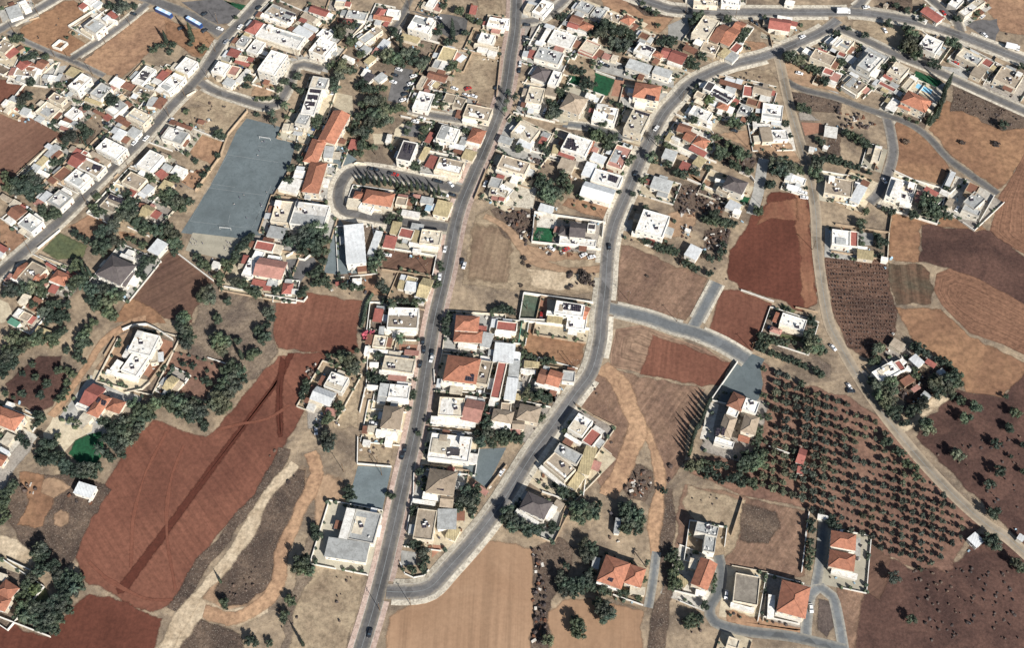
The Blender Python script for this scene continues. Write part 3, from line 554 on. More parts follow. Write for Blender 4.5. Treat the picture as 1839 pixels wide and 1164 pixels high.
# Digitised from enlarged squares of the photograph: '@ column row' sets the square.
# h house blocks (type+colour, corner, corner, corner, height; some dark sheets and panels paint shaded roof openings) | a paved or planted plot | t trees | w wall | c car | p pole | s dry scrub / clutter
DATA = '''
@ 0 0
h Fw 200,30 270,0 250,110 4; fg 60,90 190,50 110,200 3
h Fw 870,20 950,-40 940,70 3.2
h Cr 1165,110 1245,165 1115,145 3.4; Fw 1130,185 1230,215 1110,205 3
h Fg 980,195 1110,265 870,275 6.5; Fc 860,290 980,360 840,310 3.2
h Fb 30,400 110,480 -30,500 4; Cr 150,490 205,540 45,565
h Gn 440,615 500,650 380,690 3.8; Gr 270,620 320,660 180,690 3.8; Cn 330,640 390,690 240,710; Fw 200,690 420,700 130,790 3
h fy 750,700 870,750 680,770 4
h Fw 860,760 950,820 720,900 6.5
h Fb 570,970 705,1030 500,1030 6; Fc 490,1060 640,1140 370,1170 3.8
h Fg 1060,870 1180,920 930,980 6
h fy 900,1010 1050,1080 890,1040 3
h fw 1210,800 1300,850 1150,870 3.5
h Cn 1280,840 1420,890 1230,900 3
h Fw 1530,690 1640,730 1370,850 4; fk 1490,740 1560,765 1470,780 4.2; fk 1470,800 1540,825 1455,815 4.2
h Cr 1700,735 1780,760 1620,810 4; Fw 1790,780 1900,860 1660,900 4
h Fb 1440,890 1620,960 1390,960 3.5
h fg 1570,1010 1640,1030 1540,1100 3; Cn 1670,1010 1760,1040 1590,1110 3.5
h Fg 1240,1040 1340,1100 1090,1150 5
h Fc 110,1050 190,1090 60,1110 3
h Fw 520,780 600,800 500,830 2.8
w w 1.6 720,285 960,425 1215,243 1005,105 725,280
w w 2 555,500 630,435 715,465 640,530 558,503
w w 1.5 0,780 265,890 130,1060
w c 1.2 430,900 430,800 560,680 620,660
w c 1.2 30,800 180,700
a paleyard 740,285 960,415 1195,245 1005,125
a lawn 250,480 330,500 250,560 170,590
a cement 440,820 560,700 700,680 640,800 470,930
t d 1270,80 100, 1150,60 60, 1400,60 50, 150,410 60, 220,400 50, 350,580 60, 480,590 50, 250,620 60, 330,860 55, 610,890 50, 240,1050 70, 300,1000 60, 220,1110 50, 700,390 25, 1130,1000 70, 1180,1060 80, 910,1130 50, 1530,1010 50, 1640,480 40, 1600,520 50, 1700,470 45
t c 1735,420 18
c u 1720,150 1804,190
c w 310,690 330,680
c k 1400,150 1430,160
p 155,350 400,150 1365,270 1103,455 972,790 575,595 700,590
s 60 540,220 690,160 640,260 520,260
s 40 460,330 560,350 480,420 300,400
@ 1 0
h Fg 1110,55 1360,140 1000,135 5; Fw 1000,140 1300,235 970,170 3.4; Cr 1400,180 1470,205 1370,215 4; fb 1440,130 1560,190 1400,170 3.2; S 1250,115 1350,150 1235,135; S 1210,175 1300,210 1200,190
h Gr 1530,60 1700,110 1480,115 4
h Hr 910,205 1015,245 815,315 5
h Fw 1010,245 1440,390 930,370 5; Fc 960,385 1390,530 945,400 3.4
h Fg 790,365 880,400 720,460 4; Fw 920,410 1030,450 830,530 4; Cr 670,500 780,535 620,570 4
h Cr 720,620 880,670 700,650 3; Cr 850,590 910,610 830,630 3.4; Fc 740,570 840,600 720,620 3.3
h Fw 1090,520 1260,580 950,730 9
h Fw 540,640 670,680 460,750 5; Fp 680,680 770,710 630,770 4
h fg 630,810 720,850 580,870 3.5
h fw 830,720 870,745 720,840 3
h fm 1380,270 1530,345 1310,325 4; fm 1450,240 1580,300 1420,270 4.2
h Fw 1630,300 1740,360 1560,370 4
h Fw 1600,385 1770,450 1480,530 6
h Fg 1530,800 1700,820 1480,910 7; Fw 1490,925 1630,935 1390,1190 6.5; S 1500,930 1610,940 1490,960; S 1475,990 1580,1000 1465,1030; S 1450,1060 1550,1070 1440,1095
h Fw 200,600 330,650 80,720 4.5
h Fw 80,770 210,810 -40,880 4.5; Co 0,720 60,740 -60,790 3.2
a orangefield -30,200 200,260 420,330 500,400 480,480 420,560 330,590 200,520 0,380
a sandtan 930,860 1120,860 1080,990 880,1000
a drylawn 880,1010 1150,1000 1100,1060 950,1080
a lawn 560,0 860,60 790,110 620,30
a asphaltdark 150,20 560,-20 780,120 640,240 520,250 380,180
a cement 1380,560 1700,700 1680,760 1440,690 1260,620
t d 60,470 50, 380,510 60, 850,820 60, 830,900 50, 1230,850 60, 1180,930 50, 1150,1020 40, 1740,850 70, 1760,920 70, 1700,690 50, 1360,800 60, 1400,950 50, 1330,900 40, 1770,300 60, 1780,380 50, 1000,1040 30, 1060,1030 30, 930,1040 30, 30,540 45, 720,180 30, 240,460 40
t c 255,380 30
t p 1230,1080 45
c w 555,305 600,320
c w 765,285 800,240
c k 395,150 430,130
c k 150,300 180,290
c k 395,325 420,310
c g 620,440 650,410
c k 960,85 990,60
c u 290,252 365,295
p 530,240 505,540 185,1000 1365,620 430,820
w w 1.1 840,1040 950,1085 1060,1090 1130,1050 1180,960 1340,690 1385,650
w c 1.1 360,760 400,850 560,930 760,1010
w c 1.3 300,960 210,1010 60,1160
s 50 200,1060 500,1060 700,1150 420,1160
@ 2 0
h Fg 150,105 350,140 120,180 4; Gr 90,190 200,200 80,260 3.5
h Hr 470,80 540,100 420,170 4; Go 430,140 600,180 420,185 4; Fw 570,95 700,110 540,150 4; Cr 540,215 590,230 500,260 3
h Fb 440,270 510,320 250,410 4
h Fw 850,155 1060,220 770,290 6.5
h fy 720,350 900,400 690,400 3
h fm 520,410 590,440 450,490 3.5; fp 440,500 530,530 390,560 3
h fg 320,475 400,510 260,520 3
h fy 390,580 440,610 310,640 3.5
h fw 110,570 210,620 90,600 3
h fw 320,715 370,740 290,780 3; fk 360,760 430,790 290,830 3.4
h fg 500,750 540,800 430,820 3
h Fy 1140,480 1290,520 1080,620 4; Cp 1290,540 1320,570 1230,610 3
h Fg 1060,620 1130,640 1020,700 3.5; fw 1140,630 1200,650 1100,720 3.2
h Gn 1010,745 1190,790 970,810 4; Fc 920,790 980,810 860,900 3.5; Cn 980,820 1030,840 930,910; Fw 1030,830 1060,850 980,890 3
h Fw 1540,340 1690,375 1500,430 5; Fc 1470,450 1720,500 1460,480 3
h Fw 1630,180 1810,210 1590,270 4.5
h Cr 1430,50 1500,60 1410,140 3.5
h fw 1620,525 1700,545 1600,570 2.8
h Fb 1170,970 1280,1000 1140,1060 4; Fb 1290,1005 1380,1040 1240,1110 3.7
h Fb 1395,1085 1660,1140 1345,1215 5; fw 1350,1230 1500,1260 1340,1260 3.2
h Fw 890,950 1050,990 820,1130 4
h Fw 1000,-20 1080,10 960,60 3.5
h Fc 20,10 120,20 0,60 3
a cream 0,960 190,1000 200,1200 -10,1200
a asphalt 640,690 830,730 700,1080 560,1050
a asphalt 800,110 1200,150 1400,190 1380,320 1220,400 1130,350 1050,200
a straw 1330,560 1740,600 1740,700 1690,1090 1200,960 1200,800
a scrubpale 890,420 1100,450 1000,600 900,560
a straw 1500,0 1740,0 1740,160 1520,140
t d 100,280 90, 200,260 70, 60,350 80, 180,430 70, 640,350 60, 690,410 50, 620,310 50, 560,560 90, 650,600 90, 760,550 90, 830,620 90, 850,540 60, 920,680 80, 960,620 60, 700,660 70, 560,640 60, 450,560 50, 280,570 60, 100,700 100, 60,760 90, 180,730 70, 30,680 70, 330,930 80, 420,940 70, 380,1050 90, 480,1060 80, 300,1090 60, 540,1110 60, 1080,330 60, 1110,270 45, 1190,440 55, 1260,420 45, 1370,340 50, 1310,110 70, 1400,170 40, 1240,690 70, 1190,720 50, 840,1040 50, 1090,1000 60, 1150,1080 50, 1060,1080 50, 1160,890 30, 1510,230 50, 1440,200 40, 600,820 25, 300,860 60, 250,900 50, 520,920 50, 1140,60 50
t c 1240,330 24, 700,500 20
c w 1090,190 1120,200
c w 680,730 720,745
c w 620,860 650,870
c w 830,800 860,790
c w 800,880 830,870
c k 770,930 800,920
c k 740,990 770,980
c w 720,1050 750,1040
c k 640,790 670,800
c w 1260,930 1290,940
c w 1380,1000 1410,1010
c w 1460,1010 1490,1020
c r 1400,930 1430,920
c k 1700,920 1720,900
p 790,100
w w 1.4 900,405 1100,460
w w 1.3 1350,520 1690,605 1720,500
w b 1.6 1740,600 1690,1100
w c 1.3 370,130 330,230 200,380
s 40 1380,880 1640,980 1450,1000
@ 3 0
h Fw 10,190 90,200 0,270 4
h Fw 440,0 560,40 310,130 4; Fc 270,30 340,60 240,110 3
h Fg 840,10 990,60 760,90 4; Fg 1000,65 1110,110 930,160 4.2; Fb 1110,110 1270,170 1070,190 3.5
h Gn 760,155 860,190 720,215 4; Gr 720,225 820,255 690,270 3.5; Ho 860,220 970,270 810,280 4; fw 700,280 900,340 690,300 3
h Ho 1310,150 1400,200 1250,210 4.5; fb 1290,210 1380,270 1250,240 3
h Fw 560,310 800,380 480,440 4; fw 480,295 520,310 400,430 3
h Fp 900,420 1060,470 790,530 4; Cr 820,530 1020,590 790,550 3.2
h Fg 400,480 650,560 350,600 4; Cr 300,520 380,530 270,600 3
h Fn 1470,330 1560,370 1430,385 3.5
h Fw 1450,445 1620,510 1380,530 5; Ho 1620,530 1690,570 1590,570 5; S 1520,475 1600,510 1500,500
h fp 1080,550 1140,580 1060,600 3; fc 1170,570 1220,590 1150,620 3
h fg 1350,625 1590,690 1290,700 5; fg 1620,700 1800,745 1570,760 5.2
h Hd 390,700 540,740 300,800 5; Fw 550,740 640,760 480,880 5.5; fw 330,800 480,850 310,830 3
h Ho 1420,870 1680,900 1370,1010 7; fw 1350,1020 1640,1060 1330,1040 3.4; S 1530,990 1620,1010 1510,1030
h Fc 300,900 460,930 250,1060 4; Fw 270,1070 420,1100 250,1120 3
h fb 490,890 600,920 460,980 3.5
h Hh 720,980 920,1030 600,1130 6; Fw 780,1070 830,1060 720,1140 6.3; fw 900,970 990,1000 880,1010 4
a lawn 980,760 1190,830 1120,1000 960,970
a lawn 710,780 840,810 800,890 670,870
a redpave 1190,830 1300,840 1290,950 1340,1020 1150,1000
a cement 1040,610 1300,690 1804,830 1804,920 1320,820 980,730
a straw 680,560 900,600 990,640 960,720 800,700 640,680
a scrub 1300,0 1400,0 1804,150 1804,190 1500,160
a gravel 220,260 420,240 360,330 240,460 210,620
t d 1100,280 110, 1200,330 100, 1040,340 90, 1270,310 70, 1020,270 60, 950,350 60, 1180,440 80, 1280,470 90, 1330,430 60, 1240,520 60, 1340,340 60, 1380,390 50, 1650,440 50, 1720,410 60, 1780,400 50, 1480,30 35, 1540,90 45, 1620,130 50, 1450,250 30, 1640,260 35, 630,180 60, 590,170 40, 740,710 50, 840,740 60, 780,750 50, 890,830 60, 860,890 60, 920,900 60, 960,650 40, 620,960 60, 680,910 50, 640,1010 50, 550,1090 60, 500,1060 40, 980,880 40, 1160,1060 40, 1240,1100 50
t p 70,950 30, 60,1050 30, 40,1130 30, 250,1130 25, 140,990 40
c k 270,265 300,265
c k 260,395 290,395
c k 255,430 285,430
c w 200,670 205,640
c k 190,740 195,700
c w 1490,770 1520,775
c w 1570,795 1600,800
c w 1650,815 1680,820
c w 1740,845 1770,850
c k 1260,715 1290,720
c w 1050,660 1080,675
c k 1100,690 1130,700
c k 1240,830 1270,835
w w 1.6 380,440 740,540
w w 1.6 1040,600 1260,690
w w 1.6 1320,690 1804,830
w c 1.4 220,870 640,930
w w 1.4 990,755 1190,825
w w 1.2 1340,1030 1480,1040 1640,1080
w c 1.3 1330,580 1804,720
s 50 1300,20 1500,60 1800,160 1500,150
@ 4 0
h Fc 270,0 520,10 260,50 4; Fw 560,0 760,0 550,50 4.3
h fw 1240,0 1330,15 1210,40 3.5
h Fc 380,170 550,220 230,350 6.5
h Gn 580,250 650,290 440,410 5; Go 670,290 760,320 540,440 5; Go 730,220 800,260 680,280 4.5
h Gr 1070,185 1280,215 1050,290 4.5; fr 1290,220 1350,235 1280,260 3; fw 1150,165 1300,185 1140,180 2.8
h fw 300,400 380,430 260,450 3.5; Fb 380,430 540,480 330,520 3.7
h Gr 60,520 200,570 0,620 4.5; fw 0,630 140,670 -10,660 3; Gr -40,510 50,520 -90,590 4.2
h fn 190,470 310,520 150,510 3.5
h Fr 710,440 780,480 640,520 3.5; fy 590,500 650,540 520,570 3.2; fg 660,540 740,580 590,610 3
h Cn 550,830 790,890 520,870 3.2; fg 610,900 710,930 590,950 3.5; Fr 790,890 890,910 780,1000 3.5
h Fw 500,890 700,1000 420,990 5; S 480,925 680,1030 465,940; S 450,955 640,1060 435,975
h Gb 910,890 1090,930 880,960 3.5
h Ho 540,1060 640,1090 510,1120 4
h Fk 420,850 500,880 360,930 6; fw 340,880 400,860 320,920 4
h Fn 840,1030 960,1050 800,1090 4; fy 850,1060 920,1075 830,1090 3.3
h Fg 770,1090 900,1130 710,1180 4
h Fw 990,1075 1200,1110 975,1240 4
h Fb 1540,510 1760,600 1480,600 5; Fw 1440,500 1540,560 1400,540 3
h Fw 1770,390 1840,420 1680,450 5
h Fr 1640,700 1740,740 1610,760 3.5; fp 1720,760 1804,790 1680,820 3.5
h Fb 300,950 390,990 270,1000 4
a cement 0,260 200,170 230,350 250,440 0,400
a cream 960,340 1220,340 1210,440 1070,370
a straw 900,720 1060,720 1150,850 1190,1000 900,920 600,780
a straw 1380,180 1620,200 1640,250 1230,450 1340,280
a sandtan 1190,640 1300,650 1600,800 1804,900 1804,960 1280,880
a scrubpale 860,190 1050,190 1020,320 880,260
a scrub 1260,950 1804,1040 1804,1160 1300,1160
a dirt 800,430 1000,440 1080,520 880,560
t d 320,170 80, 260,220 70, 620,200 60, 1010,180 35, 790,340 60, 760,410 60, 830,310 45, 350,580 60, 240,620 60, 250,690 60, 300,690 50, 1280,590 80, 1350,630 80, 1240,570 50, 1400,600 50, 1470,710 60, 1550,740 60, 1510,700 50, 1640,850 65, 1760,340 50, 1380,1120 60, 1460,1150 50, 310,900 40, 280,960 40, 690,1090 40, 60,420 60, 20,450 50
t l 440,1040 60
c w 1400,390 1440,370
c w 1370,770 1390,775
c k 870,215 880,240
c k 920,255 930,280
p 180,140 700,190 150,1055 530,640
w b 1.6 860,250 1060,380 1090,520
w b 2 530,810 880,890
w c 1.3 1100,440 1220,470
w c 1.3 0,690 240,780
s 60 650,760 900,740 1100,900 800,840
s 60 1290,960 1800,1060 1800,1160 1350,1160
@ 5 0
h Fc 60,335 190,400 -30,450 4.5
h Fr 40,490 110,530 20,530 3.5; fw 130,530 200,570 100,590 3
h Fg 320,450 520,560 130,670 4; Fg 340,500 470,570 210,640 7.5; fw 350,650 430,690 310,720 5
h Fc 590,595 720,670 510,700 6; Cr 510,695 590,740 460,740 4
h Fb 170,745 310,830 80,830 5; fw 80,820 220,910 60,840 3.4
h Fr 440,790 600,870 410,820 3.5
h Ho 720,895 955,985 630,990 7; Ho 660,960 760,1010 620,1030 4.5
h Fc 720,760 780,790 640,850 3; fw 560,960 640,1000 490,1050 3.2
h Gr 900,70 1060,170 830,110 4.5; fn 870,130 990,190 840,145 3.2; fw 800,150 900,200 780,165 2.6
h Fc 1400,-20 1470,20 1190,120 5
h Fw 1170,-30 1260,10 1090,40 4
h Fw 890,340 1060,410 800,450 5.5; S 840,455 950,475 835,470
h Fc 1250,470 1460,570 1170,540 5; Fr 1470,570 1560,610 1410,620 3.5
h fb 1380,640 1480,680 1310,720 4
h Fb 1620,635 1830,740 1550,770 4.5
h fb 490,30 520,45 470,50 2.6
a lawn 790,690 1040,790 990,850 740,740
a cream 780,760 1010,860 930,960 730,850
a water 800,810 960,880 930,920 780,850
a cement 1030,640 1330,680 1280,790 1100,720
a scrub 1150,850 1500,1000 1700,1085 1120,1085
a paleyard 950,860 1080,800 980,1085 880,1085
a gravel 880,500 1010,560 960,600 860,580
t d 520,230 55, 690,270 60, 750,320 70, 740,390 70, 700,440 80, 660,470 60, 770,480 80, 800,530 70, 820,420 50, 290,340 45, 130,275 35, 1130,410 70, 1190,440 50, 950,620 60, 1010,650 35, 840,185 40, 1190,180 50, 1380,130 40, 700,100 45, 590,50 40, 560,580 45, 480,650 50, 70,600 50, 230,490 30, 1820,650 50
t c 1100,820 18, 1070,860 18, 1060,910 18, 1050,960 18, 1020,1010 18, 1000,1060 18, 990,1090 18, 1080,840 16, 1045,985 16
c K 75,125 140,125
c K 1720,475 1805,495
c w 300,75 330,70
c w 480,300 495,320
c w 1450,345 1470,360
c r 1050,130 1070,150
c w 1670,860 1700,870
c w 1260,630 1290,645
c w 1430,165 1450,150
c r 1170,620 1200,630
w w 1.4 1120,300 1180,270 1130,200 1080,150
w c 1.4 730,760 990,870
w w 1.4 60,840 190,950
w b 1.4 1570,560 1490,700
s 50 400,60 700,40 720,120 460,110
s 60 1160,860 1480,1000 1660,1080 1180,1080
s 40 1620,310 1830,370 1830,440 1640,350
@ 0 1
h Cn 590,50 650,80 530,130 3
h Fw 770,20 870,60 660,100 4; Cn 690,110 780,150 650,150 3; Fw 640,150 740,190 610,190 3.2
h Cn 990,40 1130,100 960,60 3
h Fc 1410,30 1600,110 1300,120 6; Cn 1250,100 1390,170 1190,150 3.5
h fm 1250,240 1320,280 1180,330 3.5; fg 1390,220 1480,270 1320,290 3.5; Cn 1310,315 1370,340 1260,370 3
h Fw 1110,335 1330,450 1000,450 5.5; fb 970,470 1150,590 940,500 3
h fg 250,20 330,40 200,80 3
h fg 580,400 630,440 470,510 3; fy 460,520 500,560 370,620 3.1; fg 360,610 430,640 270,710 3.2
h Gr 820,500 930,540 700,600 4.5; Cr 800,440 870,470 740,510 3.5; Fr 880,470 940,490 840,500 4
h Fw 910,545 1110,640 810,650 5; S 980,605 1060,640 960,650
h Fn 670,640 770,690 540,740 4; Fw 800,670 980,760 660,780 5
h Fg 620,880 760,960 490,1000 5; fm 490,895 550,930 410,970 4
h fb 30,920 130,980 0,950 3; fc 150,980 220,1020 90,1040 3.5; Cr 220,1020 275,1060 180,1060 3
h Gn 190,1060 300,1100 60,1130 4
h Fw 1570,460 1710,530 1430,620 5.5
h fg 1730,600 1800,640 1690,650 3.5; Cr 1690,660 1770,720 1610,710 3.5
h Fb 1370,690 1540,770 1270,800 5; fm 1550,820 1610,860 1480,890 4
h fy 1720,775 1810,820 1660,860 4
h Fb 1160,920 1310,990 1040,1050 5; S 1150,925 1310,985 1120,960
h Gy 1530,1030 1610,1080 1480,1100 4; Cr 1620,1085 1700,1120 1560,1150 3.5; Cn 1460,1010 1530,1030 1450,1050
h fw 410,660 510,720 390,690 2.8
a cement 620,420 770,440 680,580 600,590
a cement 1540,930 1680,960 1650,1030 1540,1000
a scrub 740,330 1000,250 940,400 760,400
t d 570,160 40, 740,320 90, 700,360 70, 850,220 60, 920,280 70, 880,330 60, 1020,430 40, 590,520 30, 560,590 60, 640,580 40, 660,450 25, 50,720 50, 80,770 60, 250,800 130, 340,780 110, 180,850 90, 400,850 90, 280,900 100, 120,880 60, 60,860 50, 330,970 60, 440,1080 60, 560,1120 70, 600,1090 50, 1010,950 55, 970,1060 60, 1020,1110 70, 1100,1100 60, 1280,1090 70, 1350,1040 80, 1400,1090 70, 1300,1140 60, 1400,1000 50, 1330,930 60, 1700,930 70, 1750,1000 70, 1740,900 50, 1560,740 50, 1590,770 50, 1580,160 40, 330,20 40
c w 1530,345 1560,310
c w 1410,390 1440,360
c w 1790,160 1804,140
c k 1110,190 1140,200
p 890,420 1340,640 908,1030 1770,120
w w 1.3 340,100 680,265
w w 1.3 370,700 850,945
w w 1.2 950,510 1170,610
w w 1.2 1370,640 1680,700
w c 2 600,365 115,825
w w 1.2 1190,810 1480,920
w w 1.2 1560,390 1804,480
s 60 830,130 1080,110 1100,260 860,270
@ 1 1
h Fg 20,215 230,290 -60,330 5; Cn 190,345 240,365 140,410 3.2; Cn 110,170 280,225 80,200 3
h fw 100,630 220,670 30,700 3.5
h Fg 1390,80 1510,100 1330,180 6; Fc 1300,185 1450,200 1270,260 3
h Go 1740,50 1590,350 1900,100 6
h Ho 1530,355 1420,580 1670,370 5.5; fg 1660,430 1750,430 1630,540 5
h Ho 1520,600 1390,905 1690,590 5.5
h fw 1310,750 1420,790 1240,880 3.5; fw 1340,670 1440,690 1330,740 3.7
h Fw 1350,1000 1700,1050 1280,1230 6; Fc 1140,990 1330,1010 1080,1210 4.5
h Cn 330,140 400,155 310,180 2.6
a cement 1600,600 1700,590 1790,690 1660,1000 1590,920
a cream 1240,250 1460,280 1440,420 1360,560 1380,290
a dirt 200,700 440,640 310,880 150,800
a asphalt 1720,330 1790,300 1804,600 1700,590
t d 540,300 70, 590,330 40, 1390,560 60, 1280,780 60, 1220,790 40, 1560,150 70, 1560,200 60, 940,90 40, 1250,120 40, 80,760 60, 530,520 40, 430,660 40, 380,720 50, 340,830 40, 60,930 80, 120,1000 80, 220,1000 70, 160,1080 60, 80,1050 60, 40,990 60, 1370,430 60, 1290,650 60, 210,500 40, 300,580 40, 200,60 40
t p 1090,60 40, 1110,140 40
w b 1.9 845,65 640,310 560,540 300,900
w w 1.0 1250,285 1375,300 1350,420
w w 1.4 250,240 610,385
w w 1.2 0,370 170,510
s 70 160,780 420,640 320,880
@ 2 1
h Cn 1290,40 1350,50 1260,120 3
h Fw 1130,205 1320,250 1060,340 6; fw 1050,345 1190,380 1040,370 3.2
h Ho 1455,235 1590,262 1390,360 4.5; fw 1390,370 1520,400 1380,390 2.8
h Cr 1000,265 1050,290 950,370 3.5
h fm 1220,390 1370,420 1200,430 3.5; Cn 1270,440 1360,460 1230,480 3
h fy 1380,455 1490,490 1330,540 3.5
h fy 950,430 1000,450 890,550 3.5
h Cr 1010,510 1100,540 940,630 4; Fb 1110,540 1370,590 1050,660 5; Fc 1050,665 1310,735 1040,685 3.4
h Fk 730,370 880,390 640,560 7; S 750,400 775,410 720,480; S 800,410 820,420 770,490
h Cr 180,345 270,360 140,450 3.5
h fw 560,300 600,310 540,380 3.5
h Ho 350,885 640,920 290,1010 6; Ho 230,900 330,910 200,960 4.5; Fw 290,1020 430,1050 240,1075 3.2; fc 150,970 280,985 130,1050 3
h Fb 660,950 770,970 640,1030 4
h Cp 830,925 910,930 820,960 3
h fg 920,950 1040,970 900,1010 3.5; ft 970,1040 1020,1050 950,1090 3
h fy 1090,990 1240,1020 1030,1130 4
h Fg 1650,750 1770,770 1600,840 4; Fc 1650,870 1840,890 1600,930 3.5
h fw 720,1090 900,1120 700,1140 2.8
a schoolyard -40,450 80,300 130,480 240,560 100,660 -40,640
a asphalt 720,200 910,200 880,330 700,310
a cream 640,240 740,160 700,310 590,440
a drylawn 500,620 880,680 870,700 500,640
a cream 400,290 560,290 540,400 420,400
a straw 1480,700 1600,680 1560,960 1440,990
t c 310,800 17, 350,780 17, 420,800 17, 470,815 17, 530,805 17, 590,815 17, 660,845 17, 760,870 17, 810,860 17, 870,855 17, 930,865 17, 990,885 17, 1095,910 17, 1045,925 15, 260,800 14, 710,850 15
t d 420,90 110, 500,60 90, 380,170 90, 270,110 70, 560,150 80, 480,190 70, 220,190 60, 260,270 90, 180,250 60, 360,260 70, 320,320 60, 290,400 70, 350,430 60, 280,500 50, 210,500 50, 600,50 60, 680,20 60, 740,40 40, 790,190 45, 760,270 50, 940,250 60, 920,330 50, 980,210 40, 590,430 45, 840,620 70, 870,650 50, 720,600 50, 790,570 50, 1090,440 60, 1380,260 50, 1530,150 50, 1490,150 40, 710,890 50, 680,900 40, 680,1110 40, 940,1130 50, 880,1080 40, 830,990 50, 670,1030 40, 1150,930 30
t p 420,420 35
c k 390,665 420,672
c k 440,675 470,682
c k 600,715 630,722
c r 640,725 670,732
c k 1070,790 1100,797
c k 1105,800 1130,806
c w 1220,825 1240,845
c w 920,140 950,147
c w 850,170 880,177
c w 1160,940 1190,945
c k 1240,940 1260,945
w w 1.0 125,1040 200,835 640,900
w w 1.0 240,1078 590,1110
w w 1.4 900,715 1310,775
w b 1.6 1470,980 1590,680
w c 1.3 330,615 240,600 110,670
p 1345,760
@ 3 1
h Fc 210,175 430,250 80,290 5; Cr 430,320 490,340 380,390 3.5; fm 210,330 350,380 160,400 4; fg 0,310 120,350 -30,370 3.5
h Fw 710,290 960,370 620,450 6; Co 930,350 970,380 880,480 4; Cr 630,450 800,500 580,510 3.5; fy 550,410 610,420 530,490 3; S 700,340 790,365 692,352; S 690,365 780,390 682,378; S 680,392 800,425 672,405; S 660,415 790,450 652,430
h fb 640,555 790,590 580,640 4
h fm 970,495 1110,540 920,560 4
h fm 900,590 1000,620 840,720 4
h Fw 990,660 1280,740 930,780 5; Gm 890,800 1200,880 820,930 5; S 1140,720 1230,750 1110,770
h Fp 1210,405 1370,460 1100,620 4
h Fw 1000,0 1240,30 930,150 5; fb 1090,20 1150,30 1070,60 5.4; fb 1130,95 1180,105 1115,130 5.4
h Fc 1380,30 1560,90 1280,240 6.5; S 1410,45 1560,90 1400,60; Fc 1270,240 1480,300 1250,260 3
h fm 420,1030 560,1060 380,1090 3.5
h fg 1600,740 1790,800 1560,850 4
h fg 1720,450 1840,490 1680,540 5
h Fb 20,520 310,600 -50,640 5.5; Fw -40,650 250,735 -60,680 3.3
h Fw 10,800 100,890 -30,900 3
a pavement 0,760 370,860 330,1080 0,1040
a dirt 700,960 1140,1000 1100,1200 640,1040
a asphaltblue 650,160 900,180 900,260 640,220
a cream 540,190 680,170 900,120 900,190 680,200
t d 540,80 90, 500,100 60, 590,70 70, 180,140 50, 1000,300 90, 1080,330 90, 950,270 60, 1060,190 60, 1140,370 70, 450,430 70, 480,480 50, 190,450 60, 440,820 110, 480,930 110, 420,760 80, 550,900 90, 650,780 90, 690,870 90, 610,930 80, 520,990 70, 650,720 60, 1120,430 60, 1320,590 60, 1380,540 50, 1330,420 40, 1740,420 50, 1600,580 50, 1740,610 60, 1480,780 60, 1180,330 60, 1350,260 50, 1230,900 35, 840,970 40, 1510,1060 40, 1380,920 40
t p 1640,330 40, 1560,510 50, 1600,500 40
c k 1230,355 1260,365
c k 1405,715 1420,690
c w 1620,240 1640,215
w w 1.4 130,80 560,180
w w 1.2 260,460 600,560
w w 1.2 1110,270 1380,340
s 120 220,500 560,560 540,680 300,600
s 120 170,700 380,720 300,790 180,770
s 90 880,970 1120,1010 1080,1060 900,1020
s 100 0,1070 340,1080 330,1160 0,1160
@ 4 1
h Fw 270,0 470,80 210,80 5
h Gn 130,185 250,220 90,260 5; Go 220,260 290,300 160,340 5; Ho 320,310 430,370 270,390 4.5; fw 50,320 130,350 30,340 4; fw 260,375 400,440 250,400 3.3
h Cr 250,410 420,490 200,450 3.5
h fy 320,520 395,570 260,600 3.5; Cr 150,575 240,610 100,660 3.5
h Hd 640,740 840,800 560,850 6.5; Fb 540,830 660,890 500,880 4; fw 500,765 600,790 490,780 4.4; fw 660,880 790,935 650,895 3
h fm 650,990 770,1040 590,1060 4; fw 700,1080 770,1100 670,1120 4
h fb 950,230 1060,230 990,370 4; Fw 1080,260 1240,250 1090,360 3.5; fw 930,190 1060,190 930,220 3.5
h Fw 1300,720 1440,770 1280,790 3
h Cw 1620,185 1740,245 1660,300 3.2
h fw 1480,430 1530,440 1470,470 2.6; fw 1630,410 1670,430 1620,440 2.6
h fw 410,170 460,160 400,220 2.6
a redpave 1390,170 1600,180 1640,270 1430,310
a gravel 1360,60 1430,50 1590,150 1380,150
a sandtan 540,300 930,230 1290,400 1390,590 1050,520 880,480
a lawn 650,910 860,960 820,1030 640,950
a scrub 460,270 930,560 880,700 500,560
a dirt 200,700 480,800 450,880 330,820
a scrub 20,850 230,820 620,970 560,1164 100,1164
a scrub 1680,330 1804,280 1804,520 1650,490
t d 690,160 80, 650,190 60, 740,200 60, 880,130 70, 930,140 50, 270,150 60, 490,330 60, 430,390 50, 430,430 50, 630,400 50, 540,470 80, 580,500 70, 520,540 60, 720,460 70, 740,510 80, 820,510 70, 690,610 70, 730,650 50, 840,680 60, 420,650 50, 150,720 70, 80,700 60, 280,690 60, 1140,600 100, 1220,590 90, 1180,680 100, 1270,650 90, 1120,670 80, 1380,680 60, 1330,650 60, 1070,820 70, 1040,840 50, 1230,190 50, 1270,310 45, 940,1090 70, 480,1140 80, 1400,20 60, 1460,50 50, 1600,380 50, 1560,340 40, 1540,560 60, 1560,620 80, 1530,700 80, 1620,570 60, 1720,550 70, 1780,580 50, 1580,760 60, 1360,850 30, 1440,860 30
c k 690,265 720,275
c K 1310,890 1370,905
c w 1410,915 1440,920
c w 1420,965 1460,970
p 830,430 1090,740 970,1050
w w 1.5 80,100 450,265
w w 1.5 200,775 640,960
w w 2 740,700 860,750 920,830 860,1060
w w 1.3 10,400 270,510 500,600
